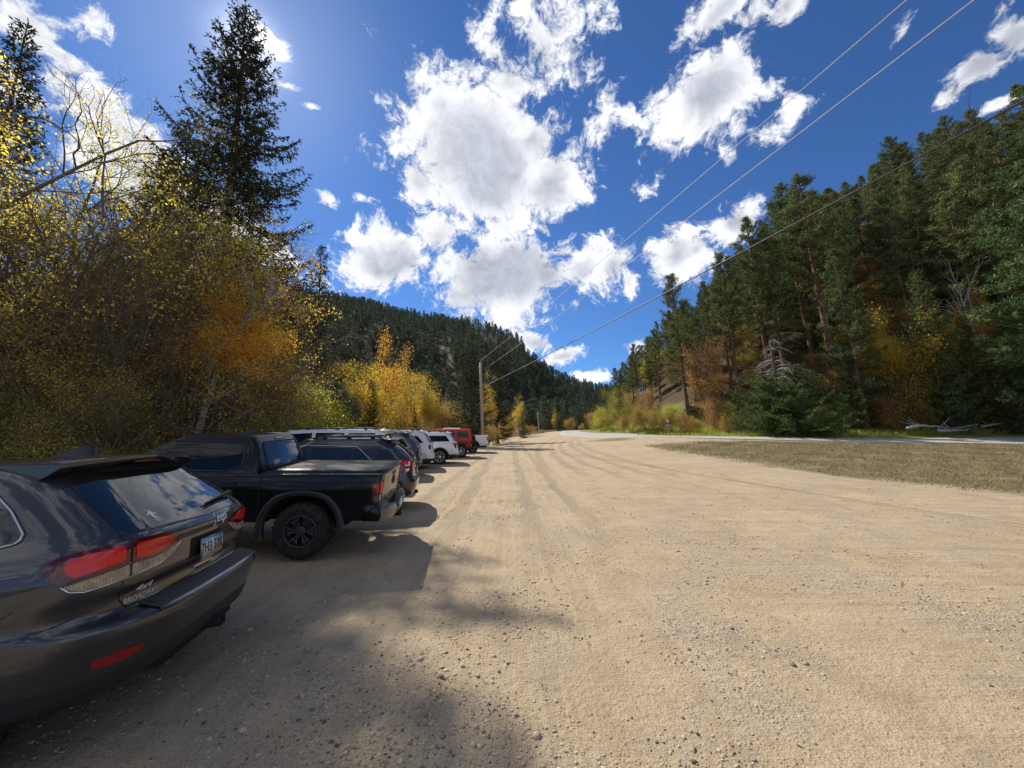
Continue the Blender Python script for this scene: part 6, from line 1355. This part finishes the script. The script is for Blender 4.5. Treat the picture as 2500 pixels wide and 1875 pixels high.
for (u, v, h_) in ((1559, 1064, 14), (1571, 1062.5, 4)):
    gx = gnd(u, v); k = gx[1] / 939; root = empty('marker_post', gx); tag(root, 'thin dark marker post at the right road edge' if h_ > 10 else 'short pale marker stub at the right road edge', 'post'); mb = MB(); mb.box((-.6 * k, -.03, -.1), (.6 * k, .03, h_ * k)); link('post', mb.mesh('post'), m_bark_sp if h_ > 10 else M_WSG, root)

# ------------------------------------------------------------------ fallen logs
def log(pts, rr, lab, seed, nb=3):
    r = np.random.default_rng(seed); P_ = [np.array(at(u, v, D_)) for u, v, D_ in pts]; c0 = P_[0].copy(); mb = MB(); t = np.linspace(0, 1, 14); A = np.array([[np.interp(q, np.linspace(0, 1, len(P_)), [p[c] for p in P_]) for c in range(3)] for q in t]) + r.normal(0, .03, (14, 3)) - c0
    mb.tube(A, np.linspace(rr, rr * .35, 14) * r.uniform(.85, 1.15, 14), 9)
    root = empty('fallen_log', tuple(c0)); link('stem', mb.mesh('stem', True), m_bark_dead, root)
    for _ in range(nb):
        i = r.integers(1, 12); mb = MB(); d = r.normal(0, .6, 3); d[2] = abs(d[2]) * .8; mb.tube([A[i], A[i] + d * .5, A[i] + d + np.array([0, 0, .12])], [rr * .4, rr * .25, rr * .08], 5); link('branch', mb.mesh('branch', True), m_bark_dead, root)
    tag(root, lab, 'log')
D_ = gnd(2300, 1058)[1] - .6
log([(2212, 1046, D_), (2245, 1038, D_), (2290, 1043, D_), (2350, 1050, D_ - .3)], .13, 'bleached fallen log with upturned root stubs in the roadside grass', 3, 6)
log([(2290, 1052, D_ - .4), (2330, 1051, D_ - .4), (2385, 1046, D_ - .4)], .15, 'thick silvery log lying low in the grass, right of the root stubs', 4, 1)
log([(2395, 1042, D_ - .2), (2430, 1036, D_ - .2), (2480, 1030, D_)], .11, 'reddish grey log running right towards the bright pine', 6, 3)

# ------------------------------------------------------------------ rocks on the slope
m_rock, g, b = nmat('pale limestone', .9, .2); n = g.noise(wpos(g), 1.4, 8, .65); g.put(b.inputs['Base Color'], g.ramp(n, [(.3, (.10, .085, .07)), (.55, (.30, .26, .21)), (.75, (.46, .41, .34))])); g.put(b.inputs['Normal'], g.bump(n, 1., .3))
def rock(loc, s, seed, lab):
    bm = bmesh.new(); bmesh.ops.create_icosphere(bm, subdivisions=4, radius=1); r = np.random.default_rng(seed); ph = r.uniform(0, 6, 9)
    for v in bm.verts:
        c = v.co; d = 1 + .16 * math.sin(c.x * 4 + ph[0]) * math.sin(c.y * 5 + ph[1]) + .12 * math.sin(c.z * 7 + ph[2] + c.x * 2) + .05 * math.sin(c.x * 15 + ph[3]) * math.sin(c.z * 13 + ph[4]); d = round(d * 9) / 9 * .5 + d * .5; v.co = Vector((c.x * s[0], c.y * s[1], c.z * s[2])) * d
    me = bpy.data.meshes.new('rock'); bm.to_mesh(me); bm.free(); o = link('rock', me, m_rock); o.location = loc; tag(o, lab, 'rock')
for i, (u, v, D_, s, lb) in enumerate([(1957, 700, 52, (1.6, 1.5, 3.0), 'tall pale limestone outcrop on the right slope behind the dark leaning pine trunk'), (2066, 690, 54, (1.4, 1.2, 1.6), 'smaller pale outcrop on the right slope, right of the tall outcrop'), (1690, 1000, 42, (.9, .7, .5), 'low pale boulder behind the russet bush')]):
    p = gnd(u, v); rock((p[0], p[1], p[2] + s[2] * .2), s, i + 1, lb)

# ------------------------------------------------------------------ grass, stones, leaves
def blades(name, pts, hmin, hmax, w, m_, r, lab, cat, lean=.5):
    n = len(pts); x, y = pts[:, 0], pts[:, 1]; z = terr(x, y); a = r.uniform(0, 6.28, n); h = r.uniform(hmin, hmax, n); P0 = np.column_stack([x, y, z - .01]); D2 = np.column_stack([np.cos(a) * lean * r.random(n), np.sin(a) * lean * r.random(n), np.ones(n)]); mb = MB()
    Sx = np.column_stack([-np.sin(a + 1.2), np.cos(a + 1.2), np.zeros(n)]) * w[:, None] if isinstance(w, np.ndarray) else np.column_stack([-np.sin(a + 1.2), np.cos(a + 1.2), np.zeros(n)]) * w
    D2 = nrm(D2); V = np.stack([P0 - Sx, P0 + Sx, P0 + D2 * h[:, None] + (D2 * [1, 1, 0]) * h[:, None] * .5], 1).reshape(-1, 3); mb.add(V, None, np.arange(n * 3).reshape(-1, 3)); o = link(name, mb.mesh(name), m_); return tag(o, lab, cat, kind='stuff')
L_DRY = leaf_mat('dry grass', [(.1, (.12, .09, .045)), (.45, (.25, .195, .105)), (.7, (.18, .155, .065)), (.95, (.42, .34, .21))], .2)
L_GRN = leaf_mat('green grass', [(.1, (.14, .17, .03)), (.5, (.30, .33, .06)), (.9, (.46, .42, .13))], .4)
r = np.random.default_rng(8)
N = 220000; pts = np.column_stack([r.uniform(8, 48, N), r.uniform(8, 31, N)]); sdv = np.maximum(sdpoly(pts[:, 0], pts[:, 1], ISLAND), sdpoly(pts[:, 0], pts[:, 1], ISLAND2)); pn = np.sin(pts[:, 0] * 1.3 + pts[:, 1]) * np.sin(pts[:, 1] * 1.7 - pts[:, 0] * .6); pts = pts[(sdv > -.3 + .6 * r.random(N) - .2 * pn) & (r.random(N) < .55 + .6 * pn * np.sin(pts[:, 0] * .7 - pts[:, 1] * 2.1))]
blades('grass', pts, .03, .15, .014, L_DRY, r, 'short dry mown grass on the island between gravel and road', 'grass', 1.3)
N = 190000; pts = np.column_stack([r.uniform(9, 70, N), r.uniform(22, 62, N)]); dt = pdist(pts[:, 0], pts[:, 1], TREELINE) * (-1 if FLIP else 1); dr = np.abs(pdist(pts[:, 0], pts[:, 1], RD)); pts = pts[(dt > -8) & (dt < 4) & (dr > 3.5) & (dt > -7.5)]
pts = pts[pdist(pts[:, 0], pts[:, 1], RD) * (-1 if FLIP else 1) > 3.3] if (pdist(np.array([60.]), np.array([60.]), RD)[0] * (-1 if FLIP else 1)) > 0 else pts
blades('tall_grass', pts, .16, .48, .03, L_GRN, r, 'tall green grass strip between the road and the right forest', 'grass', .5)
N = 30000; t = r.random(N); L_ = np.array([(-9.5, 2), (-9.3, 20), (-8.2, 34), (-5.2, 50), (-3, 75)]); ii = r.integers(0, 4, N); c = L_[ii] + (L_[ii + 1] - L_[ii]) * t[:, None] + r.normal(0, .9, (N, 2)); c = c[c[:, 0] < np.interp(c[:, 1], [0, 20, 34, 50, 75], [-8.4, -8.2, -6.6, -3.4, -1.4])]
blades('weeds', c, .10, .45, .02, L_GRN, r, 'weeds and grass along the left edge of the lot under the trees', 'grass', .6)
# stones
m_stone, g, b = nmat('stones', .85, .25); isl = g.new('ShaderNodeNewGeometry').outputs['Random Per Island']; g.put(b.inputs['Base Color'], g.ramp(isl, [(.0, (.09, .078, .07)), (.07, (.14, .115, .095)), (.32, (.32, .255, .18)), (.7, (.43, .345, .24)), (.97, (.50, .43, .33))]))  # darkest stones colour in the shadow among the pebbles
bm = bmesh.new(); bmesh.ops.create_icosphere(bm, subdivisions=1, radius=1); IV = np.array([v.co[:] for v in bm.verts]); IT = np.array([[v.index for v in f.verts] for f in bm.faces]); bm.free()
N = 150000; d = np.exp(r.uniform(math.log(.9), math.log(13), N)); bq = r.uniform(-1.4, 1.45, N); x = d * bq; y = d
cl = np.sin(x * 1.9 + 1.1 * y) * np.sin(y * 2.3 - .7 * x + 1) + .7 * np.sin(x * .7 - .4) * np.sin(y * .9 + 2); keep = (r.random(N) < .30 + .45 * cl) ; keep &= ~((x < -2.0 - .05 * y) & (y > 1)) | (r.random(N) < .4); x, y = x[keep], y[keep]; n = len(x)
sz = np.exp(r.normal(math.log(.0045), .48, n)) * (1 + .05 * y); sz = np.clip(sz, .003, .032); ang = r.uniform(0, 6.28, n); sh = r.uniform(.6, 1.4, (n, 3)) * np.array([1, 1, .55]); V = IV[None] * sh[:, None] * sz[:, None, None] * (1 + r.uniform(-.25, .25, (n, len(IV), 1)))
c, s = np.cos(ang)[:, None], np.sin(ang)[:, None]; V = np.stack([V[..., 0] * c - V[..., 1] * s, V[..., 0] * s + V[..., 1] * c, V[..., 2]], -1) + np.column_stack([x, y, terr(x, y) + sz * .12])[:, None]
T_ = (IT[None] + (np.arange(n) * len(IV))[:, None, None]).reshape(-1, 3); mb = MB(); mb.add(V.reshape(-1, 3), None, T_); tag(link('loose_gravel', mb.mesh('loose_gravel'), m_stone), 'loose gravel stones scattered over the lot', 'gravel', kind='stuff')
N = 260; x = r.uniform(-4, 5, N); y = r.uniform(1, 11, N); P0 = np.column_stack([x, y, terr(x, y) + .012]); mb = MB(); D2 = np.column_stack([r.normal(size=N), r.normal(size=N), r.normal(0, .15, N)]); Dn = nrm(D2); Sx = nrm(np.cross(Dn, np.column_stack([r.normal(0, .2, N), r.normal(0, .2, N), np.ones(N)]))); l_ = r.uniform(.02, .05, N)[:, None]
V = np.stack([P0, P0 + Dn * l_ * .5 + Sx * l_ * .3, P0 + Dn * l_, P0 + Dn * l_ * .5 - Sx * l_ * .3], 1).reshape(-1, 3); mb.add(V, np.arange(N * 4).reshape(-1, 4)); tag(link('fallen_leaves', mb.mesh('fallen_leaves'), L_TAN), 'few dry leaves lying on the gravel', 'leaves', kind='stuff')
for k_ in PROTO:
    if not PROTO[k_][1]: print('unused', k_)
